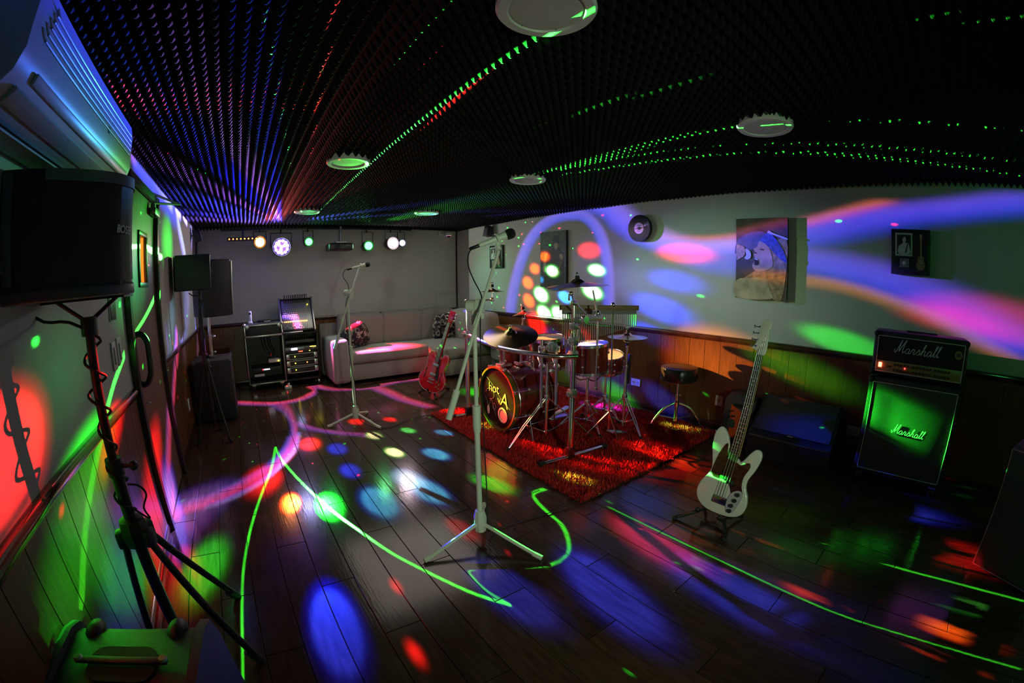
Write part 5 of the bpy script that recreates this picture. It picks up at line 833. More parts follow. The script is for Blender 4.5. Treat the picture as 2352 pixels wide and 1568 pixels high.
# ================================================================== RUG AND DRUM KIT
RX0, RX1, RY0, RY1 = 1.74, 3.58, 1.66, 3.88
t = thing('shag_rug', 'dark red shaggy rug under the drum kit', 'rug', (0, 0, 0))
MB().box(((RX0+RX1)/2, (RY0+RY1)/2, .006), (RX1-RX0, RY1-RY0, .012)).build('backing', M_RUGB, t)
rn = np.random.default_rng(5); N = 70000
bx = rn.uniform(RX0-.005, RX1+.005, N); by = rn.uniform(RY0-.005, RY1+.005, N)
an = rn.uniform(0, 2*PI, N); ln = rn.uniform(.025, .05, N); wd = rn.uniform(.0016, .003, N)
clx = np.sin(bx*37+by*11)*.6+np.sin(by*29-bx*17)*.6; lean = rn.uniform(.2, 1.1, N)+.3*clx; an = an*.6+clx
dx = np.cos(an)*np.sin(lean); dy = np.sin(an)*np.sin(lean); dz = np.maximum(np.cos(lean), .25)
px_, py_ = -np.sin(an), np.cos(an); V = np.zeros((N, 5, 3))
V[:, 0] = np.stack([bx-px_*wd, by-py_*wd, np.full(N, .008)], 1); V[:, 1] = np.stack([bx+px_*wd, by+py_*wd, np.full(N, .008)], 1)
mx, my, mz = bx+dx*ln*.5, by+dy*ln*.5, .008+dz*ln*.6
V[:, 2] = np.stack([mx+px_*wd, my+py_*wd, mz], 1); V[:, 3] = np.stack([mx-px_*wd, my-py_*wd, mz], 1); V[:, 4] = np.stack([bx+dx*ln*1.1, by+dy*ln*1.1, .008+dz*ln*.95], 1)
me = bpy.data.meshes.new('pile'); me.vertices.add(N*5); me.vertices.foreach_set('co', V.ravel())
base = np.arange(N)*5; li = np.stack([base, base+1, base+2, base+3, base+3, base+2, base+4], 1).ravel()
ls = np.stack([np.arange(N)*7, np.arange(N)*7+4], 1).ravel()
me.loops.add(N*7); me.loops.foreach_set('vertex_index', li.astype(np.int32)); me.polygons.add(N*2); me.polygons.foreach_set('loop_start', ls.astype(np.int32)); me.update(calc_edges=True); me.validate()
me.materials.append(M_RUG); o = bpy.data.objects.new('pile', me); COL.objects.link(o); o.parent = t; o['kind'] = 'stuff'

def axes(nrm): x, y, z = frame(nrm); return x, y, z
def drum(nm, lab, c, r, h, axis=(0, 0, 1), nl=8, front=None, cat='drum'):
    ax = Vector(axis).normalized(); x, y, z = frame(ax); t = thing(nm, lab, cat, c)
    MB().lathe([(r, -h/2+.012), (r, h/2-.012)], (0, 0, 0), ax, 40).build('shell', M_DRUM, t)
    for s_, nm2 in ((1, 'batter_head'), (-1, 'resonant_head')):
        MB().lathe([(0, 0), (r*.97, 0), (r*1.0, -.004)], z*(s_*h/2), z*s_, 36).build(nm2, M_HEAD if front is None or s_ < 0 else M_BLACKH, t)
        hp = MB().lathe([(r*1.0, -.012), (r*1.045, -.012), (r*1.045, .010), (r*1.02, .014), (r*1.0, .010)], z*(s_*(h/2)), z*s_, 40, close=True).build('hoop', M_CHROME if front is None else M_DRUM, t)
    for i in range(nl):
        a = 2*PI*(i+.5)/nl; d = x*math.cos(a)+y*math.sin(a)
        g = MB(); 
        for s_ in (1, -1):
            p = d*(r+.010)+z*(s_*h*.22); g.sphere(p, .013, 10, 8); g.cyl(p+d*.006, d*(r*1.05+.004)+z*(s_*(h/2-.002)), .0032, n=6); g.cyl(d*(r*1.05+.004)+z*(s_*(h/2-.006)), d*(r*1.05+.004)+z*(s_*(h/2+.014)), .006, n=8)
        g.build('lug', M_CHROME, t)
    return t, x, y, z
# bass drum, playing axis along x, front head towards the left wall
BC = Vector((2.27, 3.06, .335)); BR = .285; BH = .46
t = thing('bass_drum', 'dark red bass drum with a black printed front head', 'drum', BC)
MB().lathe([(BR, -BH/2), (BR, BH/2)], (0, 0, 0), (1, 0, 0), 56).build('shell', M_DRUM, t)
for s_, mm in ((-1, mat('yellow_hoop', (.13, .12, .015), .3, coat=.5)), (1, M_DRUM)):
    MB().lathe([(BR*.99, -.02), (BR*1.05, -.02), (BR*1.05, .022), (BR*.99, .022)], (s_*BH/2, 0, 0), (s_, 0, 0), 56, close=True).build('hoop', mm, t)
    MB().torus((s_*(BH/2-.045), 0, 0), BR+.002, .005, (1, 0, 0), 56, 6).build('shell_ring', M_CHROME, t)
MB().lathe([(0, .0), (BR*.97, 0), (BR*.99, -.006)], (-BH/2-.002, 0, 0), (-1, 0, 0), 56).build('front_head', M_BLACKH, t)
MB().lathe([(0, .0), (BR*.97, 0)], (BH/2, 0, 0), (1, 0, 0), 40).build('batter_head', M_HEAD, t)
pr = MB().lathe([(.058, .0), (.070, .0), (.073, .004), (.058, .006)], (-BH/2-.004, -.085, -.14), (-1, 0, 0), 36, close=True).build('port_ring', M_HEAD, t)
MB().lathe([(0, 0), (.058, 0)], (-BH/2-.004, -.085, -.14), (-1, 0, 0), 30).build('port_hole', M_PALE, t)
RT = (PI/2, 0, -PI/2); XF = -BH/2-.006
E_HEADP = mat('head_print', (.22, .25, .22), .5)
text('printed_word', 'hot', .125, E_HEADP, t, (XF, .055, .085), rot=RT, ext=.0006)
text('printed_letter', 'A', .19, E_HEADP, t, (XF, -.115, .0), rot=(PI/2, .18, -PI/2), ext=.0006)
text('printed_word', 'v', .12, E_HEADP, t, (XF, -.03, -.01), rot=RT, ext=.0006)
g = MB(); g.tube([(XF, .12+.07*math.cos(a), .02+.05*math.sin(a)) for a in [i*.4 for i in range(13)]], .0025, 5); g.tube(sm([(XF, .2, -.02), (XF, .14, -.10), (XF, .10, -.03), (XF, .05, -.12), (XF, .02, -.17)], 5), .0025, 5); g.tube([(XF, .17, .17), (XF, .08, .12), (XF, -.05, .02), (XF, -.20, -.06)], .0022, 5); g.tube([(XF, .05+.025*math.cos(i*.6), -.09+.03*math.sin(i*.6)) for i in range(12)], .0025, 5); g.build('printed_scribble', E_HEADP, t)
MB().prism(circ(.03, 20), 0, .0015, Matrix.Translation((XF, .15, -.14)) @ Matrix.Rotation(PI/2, 4, 'Z') @ Matrix.Diagonal((.7, 1, 1.5, 1))).build('oval_badge', M_PALE, t)
for i in range(8):
    a = 2*PI*(i+.5)/8; d = Vector((0, math.cos(a), math.sin(a)))
    g = MB()
    for s_ in (-1, 1):
        p = d*(BR*1.06)+Vector((s_*BH/2, 0, 0)); g.box(p, (.045, .028, .028), bev=.006); g.cyl(p, d*(BR+.02)+Vector((s_*BH*.18, 0, 0)), .004, n=6); g.sphere(d*(BR+.02)+Vector((s_*BH*.18, 0, 0)), .016, 10, 8)
    g.build('claw_lug', M_CHROME, t)
for sy in (-1, 1):
    g = MB(); g.cyl((-.05, sy*.22, -.10), (-.12, sy*.38, -.315), .010, n=8); g.sphere((-.05, sy*.225, -.10), .03, 12, 8); g.sphere((-.12, sy*.38, -.318), .015); g.build('spur', M_CHROME, t)
g = MB(); g.box((-.16, .0, BR+.02), (.12, .09, .03), bev=.006); g.cyl((-.16, .0, BR), (-.16, .0, BR+.24), .013); g.sphere((-.16, .0, BR+.23), .03); g.cyl((-.16, -.03, BR+.2), (-.16, .07, BR+.2), .012); g.build('tom_mount', M_CHROME, t)
g = MB(); g.box((.02, -.02, BR+.02), (.10, .10, .03), bev=.006); g.cyl((.02, -.02, BR), (.02, -.02, BR+.20), .013); g.sphere((.02, -.02, BR+.19), .03); g.build('tom_mount', M_CHROME, t)
# toms, snare
drum('tom_drum', 'small dark red tom nearest the sofa above the bass drum', (2.33, 3.22, .72), .13, .19, (-.25, -.1, 1), 6)
drum('tom_drum', 'large dark red tom in the middle of the drum kit', (2.36, 2.74, .775), .155, .25, (-.08, 0, 1), 6)
drum('snare_drum', 'dark red drum on a basket stand right of the thick chrome post', (2.76, 2.61, .70), .168, .25, (-.05, .03, 1), 8)
drum('snare_drum', 'tilted second snare with blue lit head at the right rear of the kit', (3.10, 2.70, .60), .165, .15, (-.15, -.1, 1), 8)

def ctripod(nm, lab, x, y, hub, spread, angs, top, cat='cymbal stand', r=.011):
    """chrome double braced stand"""
    t = thing(nm, lab, cat, (x, y, .0))
    MB().cyl((0, 0, .06), (0, 0, min(top, hub+.28)), .0135, n=12).build('lower_tube', M_CHROME, t)
    if top > hub+.28:
        MB().cyl((0, 0, hub+.25), (0, 0, top), .0095, n=12).build('upper_tube', M_CHROME, t)
        g = MB(); g.cyl((0, 0, hub+.24), (0, 0, hub+.30), .019, n=12); g.cyl((0, 0, hub+.27), (.05, .01, hub+.27), .005); g.box((.055, .01, hub+.275), (.012, .012, .045), bev=.003); g.build('wing_clamp', M_CHROME, t)
    g = MB(); g.lathe([(.014, -.03), (.024, -.03), (.027, 0), (.024, .03), (.014, .03)], (0, 0, hub), n=14); g.lathe([(.014, -.012), (.022, -.01), (.022, .01), (.014, .012)], (0, 0, .10), n=12); g.build('hub', M_CHROME, t)
    for a in angs:
        c, s_ = math.cos(a), math.sin(a); px, py = -s_*.011, c*.011; l = MB()
        for q in (-1, 1): l.tube([(c*.02+px*q, s_*.02+py*q, hub), (c*spread*.6+px*q, s_*spread*.6+py*q, hub*.46+.01), (c*spread, s_*spread, .02)], .0045, 6)
        l = l.build('leg', M_CHROME, t)
        MB().cyl((c*(spread-.02), s_*(spread-.02), .045), (c*(spread+.012), s_*(spread+.012), .004), .014, .018, 10).build('rubber_foot', M_RUBBER, l)
        MB().cyl((c*.02, s_*.02, .10), (c*spread*.5, s_*spread*.5, hub*.5), .005, n=6).build('brace', M_CHROME, t)
    return t
def cymbal(nm, lab, c, r, nrm=(0, 0, 1), bell=None, stem=.06):
    t = thing(nm, lab, 'cymbal', c); b_ = r*.24
    MB().lathe([(.006, .030*r/.2), (b_*.5, .027*r/.2), (b_*.85, .015*r/.2), (b_, .008*r/.2), (r*.6, -.005), (r, -.018), (r, -.0195), (r*.6, -.007), (b_, .006*r/.2), (.006, .027*r/.2)], (0, 0, 0), nrm, 48).build('bronze_disc', M_BRASS, t)
    n_ = Vector(nrm).normalized()
    MB().lathe([(0, 0), (.016, 0), (.017, .012), (.014, .03), (0, .03)], n_*.026, nrm, 14).build('felt', M_RUBBER, t)
    MB().cyl(n_*-stem, n_*.085, .0045, n=8).build('stem', M_CHROME, t)
    g = MB(); g.sphere(n_*.072, .010, 10, 8, (1, 1, .8)); g.box(n_*.072, (.036, .008, .010), bev=.003); g.build('wing_nut', M_CHROME, t)
    return t
# rack: two posts with T feet and a curved bar
P1 = (2.144, 2.20); P2 = (2.03, 3.59)
t = thing('drum_rack', 'chrome drum rack with curved bar in front of the kit', 'drum rack', (0, 0, 0))
for (x, y), top, fx in ((P1, 1.02, (-.27, .36)), (P2, .93, (-.17, .28))):
    MB().cyl((x, y, .03), (x, y, top), .0225, n=18).build('post', M_CHROME, t)
    l = MB().cyl((x+fx[0], y+.03, .035), (x+fx[1], y-.03, .035), .017, n=14).build('foot_bar', M_CHROME, t)
    for q, s_ in ((fx[0], .03), (fx[1], -.03)): MB().cyl((x+q-.02, y+s_, .032), (x+q+.03, y+s_, .032), .024, n=12).build('foot_cap', M_RUBBER, l)
    MB().box((x, y, .07), (.06, .06, .10), bev=.01).build('base_clamp', M_BLACKM, t)
bar = sm([(2.15, 2.16, .85), (2.02, 2.22, .855), (1.93, 2.36, .86), (1.86, 2.70, .865), (1.90, 3.05, .868), (1.96, 3.30, .87), (2.04, 3.60, .87)], 8)
MB().tube(bar, .0175, 14).build('curved_bar', M_CHROME, t)
for (x, y, z) in ((P1[0], P1[1], .855), (P2[0], P2[1], .87), (P1[0], P1[1], .96), (1.99, 2.26, .92), (P1[0], P1[1], .56)):
    g = MB(); g.box((x, y, z), (.055, .06, .065), bev=.008); g.cyl((x-.04, y, z), (x+.05, y, z), .009); g.box((x-.045, y, z+.0), (.012, .03, .035), bev=.004); g.build('pipe_clamp', M_ALU, t)
# hanging chrome tubes clamped to the bar
for k, (x, y, z0_, z1_) in enumerate(((1.955, 2.34, .45, .97), (2.04, 2.27, .47, .93))):
    MB().cyl((x, y, z0_), (x, y, z1_), .011, n=12).build('hanging_tube', M_CHROME, t)
    g = MB(); g.box((x, y, .90), (.04, .045, .05), bev=.008); g.sphere((x+.02, y+.02, .76), .028, 12, 8); g.cyl((x, y, .76), (x+.10, y+.16, .80), .009); g.build('ball_clamp', M_CHROME, t)
# boom assembly above post 1
t = thing('boom_arm', 'chrome boom and clamps on top of the thick drum rack post', 'boom arm', (P1[0], P1[1], 1.0))
MB().cyl((0, 0, 0), (0, 0, .24), .014, n=14).build('tube', M_CHROME, t)
MB().box((.14, -.01, .115), (.30, .022, .035), bev=.004).build('cross_bar', M_ALU, t)
g = MB(); g.lathe([(0, -.02), (.028, -.02), (.032, 0), (.028, .02), (0, .02)], (.085, -.03, .115), (0, 1, 0), 18); g.build('ratchet', M_CHROME, t)
g = MB(); g.box((.285, .02, .115), (.055, .03, .05), bev=.006); g.build('end_clamp', M_ALU, t); MB().prism(circ(.016, 18), 0, .002, Matrix.Translation((.285, .003, .115)) @ Matrix.Diagonal((1, 1, .6, 1))).build('oval_logo', M_RUBBER, t)
g = MB(); g.tube([(-.02, 0, .30), (.0, 0, .25), (.09, -.04, .155)], .007, 8); g.box((0, 0, .24), (.055, .035, .035), bev=.006); g.sphere((-.03, 0, .31), .017, 12, 8); g.box((-.05, 0, .285), (.010, .012, .05), bev=.003); g.build('tilter', M_CHROME, t)
g = MB(); g.box((.0, 0, .07), (.05, .05, .05), bev=.006); g.tube([(.02, 0, .07), (.055, 0, .05), (.05, 0, -.04), (.02, 0, -.09)], .012, 8); g.cyl((-.045, 0, .075), (.06, 0, .075), .006); g.build('hook_clamp', M_ALU, t)
MB().cyl((.293, .03, -.45), (.293, .03, .14), .0085, n=12).build('vertical_rod', M_CHROME, t)
MB().cyl((.293, .03, .13), (.265, .06, .33), .0075, n=10).build('tilted_rod', M_CHROME, t)
g = MB(); g.sphere((.293, .03, .15), .022, 12, 8); g.box((.265, .03, .165), (.03, .012, .02), bev=.003); g.box((.293, .03, -.46), (.03, .03, .025), bev=.006); g.build('rod_clamp', M_CHROME, t)
cymbal('crash_cymbal', 'highest crash cymbal seen edge on above the thick post', (2.115, 2.135, 1.385), .228, (-.05, .02, 1), stem=.075)
cymbal('crash_cymbal', 'large crash cymbal tilted over the curved bar', (2.03, 2.84, .955), .232, (-.22, -.25, 1))
cymbal('splash_cymbal', 'small splash cymbal on a slanted arm behind the large crash', (2.46, 3.22, 1.09), .115, (-.1, .15, 1))
cymbal('splash_cymbal', 'small splash cymbal farthest left near the microphone stand joint', (2.28, 3.50, 1.305), .12, (0, 0, 1), stem=.10)
t = thing('cymbal_arm', 'chrome L shaped arm under the far left splash cymbal', 'boom arm', (P2[0], P2[1], .93))
g = MB(); g.tube([(0, 0, 0), (0, 0, .27), (.24, -.09, .275)], .008, 8); g.sphere((.25, -.09, .28), .022, 12, 8); g.cyl((.25, -.09, .28), (.25, -.09, .36), .006); g.sphere((0, 0, .27), .018); g.build('arm', M_CHROME, t)
t = thing('cymbal_arm', 'slanted chrome arm under the small splash behind the crash', 'boom arm', (2.30, 3.06, .64))
g = MB(); g.tube([(0, 0, 0), (.0, 0, .20), (.14, .14, .39)], .008, 8); g.sphere((.0, 0, .2), .018); g.sphere((.14, .14, .39), .02, 12, 8); g.build('arm', M_CHROME, t)
t = thing('cymbal_arm', 'chrome arm that holds the large crash cymbal from the curved bar', 'boom arm', (1.87, 2.84, .87))
g = MB(); g.tube([(0, 0, 0), (.06, 0, .01), (.155, 0, .03), (.155, 0, .06)], .008, 8); g.box((0, 0, 0), (.05, .05, .05), bev=.008); g.build('arm', M_CHROME, t)
ctripod('tom_stand', 'chrome tripod stand in front of the bass drum', 2.25, 2.62, .40, .42, (PI+.0, PI/2-.4, -.55), .72, 'drum stand')
ctripod('snare_stand', 'chrome basket stand under the right dark red drum', 2.75, 2.62, .26, .30, (-1.9, .2, 2.6), .50, 'drum stand')
t = thing('snare_basket', 'chrome basket arms holding the right dark red drum', 'drum stand', (2.75, 2.62, .50))
for k in range(3):
    a = 2.1*k+.5; MB().tube(sm([(0, 0, 0), (math.cos(a)*.08, math.sin(a)*.08, -.005), (math.cos(a)*.15, math.sin(a)*.15, .045), (math.cos(a)*.175, math.sin(a)*.175, .085)], 5), .007, 8).build('arm', M_CHROME, t)
t2 = ctripod('snare_stand', 'low chrome stand under the tilted rear snare', 3.12, 2.72, .22, .24, (0.3, 2.4, -1.7), .50, 'drum stand')
# hi-hat
HX, HY = 2.97, 2.345
t = ctripod('hi_hat_stand', 'chrome hi-hat stand with pedal at the right of the kit', HX, HY, .34, .30, (-1.85, .35, 2.4), .87, 'hi-hat stand')
MB().cyl((0, 0, .9), (0, 0, 1.17), .0035, n=8).build('pull_rod', M_CHROME, t); g = MB(); g.lathe([(.01, 0), (.028, .0), (.028, .012), (.012, .02)], (0, 0, .855), n=18); g.build('seat_cup', M_CHROME, t)
g = MB(); g.box((-.14, -.05, .05), (.22, .085, .012), bev=.004, rot=Matrix.Rotation(.25, 3, 'Y')); g.build('pedal_plate', M_ALU, t)
cymbal('hi_hat_cymbal', 'upper hi-hat cymbal at the right of the kit', (HX, HY, .915), .183, (0, 0, 1), stem=.01)
cymbal('hi_hat_cymbal', 'lower hi-hat cymbal facing down under its twin', (HX, HY, .882), .183, (0, 0, -1), stem=.0)
g = MB(); g.box((.05, .01, .60), (.035, .03, .28), bev=.012, rot=Matrix.Rotation(.10, 3, 'Y')); g.build('hanging_pouch', M_BLACKP, t)
# bass drum pedal
t = thing('drum_pedal', 'small bass drum pedal on the rug behind the posts', 'pedal', (2.72, 2.98, .03))
g = MB(); g.box((0, 0, .01), (.26, .09, .012), bev=.003); g.box((.02, 0, .06), (.24, .07, .010), bev=.003, rot=Matrix.Rotation(-.25, 3, 'Y')); g.build('footboard', M_ALU, t)
g = MB(); g.cyl((-.11, -.06, .01), (-.11, -.06, .20), .006); g.cyl((-.11, .06, .01), (-.11, .06, .20), .006); g.cyl((-.11, -.07, .20), (-.11, .07, .20), .007); g.cyl((-.11, 0, .20), (-.16, 0, .33), .004); g.sphere((-.16, 0, .34), .025, 12, 8); g.build('beater_frame', M_CHROME, t)
# bar chimes
CL, CR_ = Vector((2.355, 2.589, 1.165)), Vector((2.93, 2.20, 1.185)); cx_ = (CL+CR_)/2; du = (CR_-CL); LL = du.length
MXc = Matrix.Translation(cx_) @ Matrix.Rotation(math.atan2(du.y, du.x), 4, 'Z')
t = thing('bar_chimes', 'wooden bar with a row of silver chime tubes behind the post', 'chimes', M=MXc)
MB().box((0, 0, 0), (LL, .022, .042), bev=.003).build('wooden_bar', M_WOODB, t)
for i in range(36):
    x = -LL/2+.03+i*(LL-.05)/35; L = .30-.20*(i/35)**.9
    o = MB().cyl((x, 0, -.055), (x, 0, -.055-L), .0045, n=8); o.build('chime_tube', M_ALU, t)
MB().box((0, 0, -.038), (LL-.04, .001, .034)).build('cord_row', mat('cord', (.25, .25, .25), .8), t)
t['kind'] = ''; del t['kind']
t = thing('chime_stand', 'thin chrome rod that carries the wooden chime bar', 'stand', (2.74, 2.33, 0))
g = MB(); g.cyl((0, 0, .05), (0, 0, 1.18), .007, n=10); g.sphere((0, 0, 1.20), .022, 12, 8); g.build('rod', M_CHROME, t)
for a in (0.2, 2.3, 4.4): MB().cyl((0, 0, .25), (math.cos(a)*.20, math.sin(a)*.20, .02), .006, n=8).build('leg', M_CHROME, t)
# throne
t = thing('drum_throne', 'round black padded drum stool on a chrome tripod by the panelling', 'stool', (3.47, 2.08, 0))
g = MB(); g.lathe([(0, .135), (.15, .135), (.172, .128), (.182, .11), (.184, .03), (.178, .008), (.165, 0), (0, 0)], (0, 0, .475), n=40); g.build('seat', mat('seat_vinyl', (.02, .02, .022), .28), t)
MB().torus((0, 0, .60), .178, .004).build('seat_piping', M_BLACKP, t)
MB().cyl((0, 0, .14), (0, 0, .475), .012, n=14).build('upper_tube', M_CHROME, t); MB().cyl((0, 0, .06), (0, 0, .33), .018, n=14).build('lower_tube', M_CHROME, t)
g = MB(); g.lathe([(.018, -.03), (.03, -.02), (.03, .02), (.018, .03)], (0, 0, .235), n=14); g.cyl((0, 0, .31), (.05, 0, .31), .006); g.sphere((.055, 0, .31), .012); g.build('hub', M_CHROME, t)
for a in (2.55, -.95, .75-.15):
    c, s_ = math.cos(a), math.sin(a); e = .26 if a != .6 else .18
    l = MB().tube(sm([(c*.02, s_*.02, .245), (c*e*.5, s_*e*.5, .20), (c*e*.85, s_*e*.85, .10), (c*e, s_*e, .02)], 4), .011, 8).build('leg', M_CHROME, t)
    MB().cyl((c*(e-.01), s_*(e-.01), .04), (c*(e+.01), s_*(e+.01), .0), .016, .018, 10).build('rubber_foot', M_RUBBER, l)
    MB().cyl((c*.015, s_*.015, .085), (c*e*.75, s_*e*.75, .13), .005, n=6).build('brace', M_CHROME, t)
t = thing('floor_cable', 'dark cable along the skirting behind the drum stool', 'cable', (0, 0, 0))
MB().tube(sm([tuple(rwp(2.8, .012, .04)), tuple(rwp(2.4, .012, .05)), tuple(rwp(2.0, .012, .045)), tuple(rwp(1.75, .012, .10)), (3.5, 1.60, .012)], 8), .007, 6).build('cable', M_RUBBER, t)

# ================================================================== GUITARS
def gmat(B, T, N):
    z = (Vector(T)-Vector(B)).normalized(); n = Vector(N); n = (n - z*n.dot(z)).normalized(); y = -n; x = y.cross(z)
    M = Matrix((x, y, z)).transposed().to_4x4(); M.translation = Vector(B); return M
def guitar(lab, M, outline, body_m, depth, zb, zn, zt, head, nstr, ins, edge_m=None, tuner_sides=(1,), scale_marks=20, nut_w=.040, heel_w=.058):
    t = thing('bass_guitar' if nstr == 4 else 'electric_guitar', lab, 'guitar', M=M)
    out = sm(outline, 4, True)
    MB().prism(out, 0, depth, bev=.008).build('body', body_m, t)
    if edge_m:
        MB().tube([(p[0]*1.0, -.001, p[1]) for p in out+[out[0], out[1]]], .0022, 5).build('binding', edge_m, t)
    g = MB(); y0 = -.010
    vs = [(-heel_w/2, y0, zb), (heel_w/2, y0, zb), (nut_w/2, y0+.004, zn), (-nut_w/2, y0+.004, zn), (-heel_w/2, y0+.026, zb), (heel_w/2, y0+.026, zb), (nut_w/2*.9, y0+.026, zn), (-nut_w/2*.9, y0+.026, zn)]
    g.add(vs, [(0, 1, 2, 3), (7, 6, 5, 4), (0, 4, 5, 1), (1, 5, 6, 2), (2, 6, 7, 3), (3, 7, 4, 0)]); nk = g.build('neck', M_MAPLE if nstr == 4 else body_m, t)
    g = MB(); vs = [(-heel_w/2, y0-.005, zb-.03), (heel_w/2, y0-.005, zb-.03), (nut_w/2, y0-.001, zn), (-nut_w/2, y0-.001, zn), (-heel_w/2, y0, zb-.03), (heel_w/2, y0, zb-.03), (nut_w/2, y0+.004, zn), (-nut_w/2, y0+.004, zn)]
    g.add(vs, [(0, 1, 2, 3), (7, 6, 5, 4), (0, 4, 5, 1), (1, 5, 6, 2), (2, 6, 7, 3), (3, 7, 4, 0)]); fb = g.build('fretboard', M_FRET, t)
    L = zn-zt; 
    for i in range(1, scale_marks+1):
        z = zt+(zn-zt)*2**(-i/12); 
        if z < zb-.02: break
        k = (z-zb)/(zn-zb); w = heel_w+(nut_w-heel_w)*max(0, k)
        MB().box((0, y0-.0055+.004*max(0, k), z), (w*.96, .0015, .0018)).build('fret', M_CHROME, fb)
        if i in (3, 5, 7, 9, 12, 15): MB().cyl((0, y0-.005+.004*max(0, k), z-.018), (0, y0-.0062+.004*max(0, k), z-.018), .004, n=10).build('inlay_dot', M_PALE, fb)
    hd = MB().prism(sm(head, 3, True), y0+.008, y0+.022, bev=.003).build('headstock', body_m if nstr == 6 else M_CREAM, t)
    nS = nstr
    for i in range(nS):
        fx = (i-(nS-1)/2)/(nS-1)
        MB().cyl((fx*.052, y0-.012, zt), (fx*nut_w*.8, y0-.004, zn), .0010 if nstr == 6 else .0014, n=5).build('string', M_CHROME, t)
        MB().cyl((fx*nut_w*.8, y0-.003, zn), (fx*.03, y0+.006, zn+.03+.03*(i if nstr == 4 else abs(i-2.5))), .0010, n=5).build('string', M_CHROME, t)
    for (x, z, sx) in ins['tuners']:
        g = MB(); g.cyl((x, y0+.008, z), (x, y0-.006, z), .0045, n=8); g.cyl((x, y0+.016, z), (x+sx*.030, y0+.016, z), .003, n=6); g.box((x+sx*.036, y0+.016, z), (.008, .014, .016), bev=.003); g.build('tuning_peg', M_CHROME, hd)
    return t
bo = [(0, 0), (-.08, .008), (-.14, .045), (-.163, .10), (-.152, .16), (-.124, .21), (-.115, .26), (-.135, .33), (-.152, .40), (-.152, .46), (-.128, .50), (-.100, .492), (-.068, .455), (-.042, .405), (-.031, .365), (.031, .345), (.044, .335), (.062, .350), (.085, .392), (.115, .428), (.148, .425), (.162, .385), (.146, .31), (.122, .25), (.124, .20), (.150, .15), (.163, .09), (.142, .035), (.08, .006)]
bh = [(-.021, .955), (-.024, .975), (-.055, .985), (-.052, 1.00), (-.038, 1.02), (-.036, 1.06), (-.030, 1.11), (-.022, 1.14), (.0, 1.165), (.026, 1.16), (.036, 1.13), (.028, 1.10), (.030, 1.05), (.034, 1.0), (.030, .97), (.021, .955)]
BB, BT = (2.115, .905, .10), (2.41, .868, 1.165)
t = guitar('cream bass guitar with dark pickguard leaning on a low black stand', gmat(BB, BT, (-1.0, -.12, .25)), bo, M_CREAM, .042, .36, .955, .10, bh, 4, {'tuners': [(-.03, 1.00+.038*i, -1) for i in range(4)]})
pg = [(-.055, .42), (-.085, .37), (-.100, .30), (-.105, .235), (-.080, .205), (-.03, .215), (.02, .195), (.06, .13), (.105, .10), (.125, .15), (.10, .20), (.095, .26), (.115, .32), (.10, .345), (.06, .32), (.034, .325), (-.034, .345)]
MB().prism(sm(pg, 3, True), -.0035, .001).build('pickguard', M_SHELLP, t)
MB().prism(sm([(.045, .06), (.045, .13), (.07, .165), (.105, .175), (.125, .15), (.115, .09), (.10, .045), (.07, .03)], 3, True), -.005, .0).build('control_plate', mat('satin_silver', (.6, .6, .6), .3, .2), t)
for z, x in ((.150, .095), (.112, .088), (.078, .078), (.045, .078)): MB().lathe([(0, 0), (.012, 0), (.011, .014), (0, .014)], (x, -.006, z), (0, -1, 0), 14).build('control_knob', M_RUBBER, t)
g = MB(); g.box((-.018, -.008, .222), (.052, .012, .024), bev=.003); g.box((.028, -.008, .205), (.052, .012, .024), bev=.003); g.build('pickup', M_RUBBER, t)
MB().box((0, -.008, .085), (.085, .012, .045), bev=.003).build('bridge', mat('dark_chrome', (.25, .25, .25), .2, 1), t)
g = MB(); g.cyl((-.15, .02, .46), (-.16, .02, .47), .005); g.cyl((0, .02, .0), (0, .02, -.01), .005); g.build('strap_button', M_CHROME, t)
t = thing('guitar_stand', 'low folding black floor stand under the cream bass', 'guitar stand', (2.20, .93, 0))
for sy, e in ((.09, .20), (-.09, -.15)):
    g = MB(); g.tube([(-.14, sy*.8, .11), (-.10, sy, .075), (.02, sy*.8, .055), (.12, sy*.6, .10)], .010, 8); g.tube([(-.08, sy, .07), (-.16, e, .012)], .011, 8); g.tube([(.02, sy*.8, .055), (.14, e*.8, .012)], .010, 8); g.sphere((-.14, sy*.8, .115), .014, 10, 8); g.build('cradle_arm', M_BLACKP, t)
    MB().sphere((-.17, e, .014), .018, 10, 8, (1, 1, .75)).build('rubber_foot', M_RUBBER, t)
MB().cyl((0, .10, .06), (0, -.10, .06), .012).build('hinge_bar', M_BLACKM, t)
MB().tube([(.02, 0, .06), (.12, 0, .22), (.135, 0, .36)], .010, 8).build('back_support', M_BLACKP, t)

ro = [(0, 0), (-.09, .008), (-.16, .05), (-.20, .12), (-.19, .19), (-.150, .245), (-.135, .30), (-.150, .37), (-.155, .43), (-.125, .475), (-.085, .48), (-.06, .445), (-.03, .42), (.03, .42), (.06, .445), (.085, .48), (.125, .475), (.155, .43), (.150, .37), (.135, .30), (.150, .245), (.19, .19), (.20, .12), (.16, .05), (.09, .008)]
rh = [(-.021, .86), (-.034, .885), (-.040, .95), (-.036, 1.01), (-.012, 1.0), (0, 1.015), (.012, 1.0), (.036, 1.01), (.040, .95), (.034, .885), (.021, .86)]
GB, GT = (1.99, 4.50, .085), (2.335, 4.45, 1.035)
t = guitar('red semi hollow electric guitar on a floor stand near the sofa', gmat(GB, GT, (-.90, -.45, .25)), ro, M_REDG, .045, .40, .86, .13, rh, 6, {'tuners': [(-.03, .90+.038*i, -1) for i in range(3)] + [(.03, .90+.038*i, 1) for i in range(3)]}, edge_m=M_PALE)
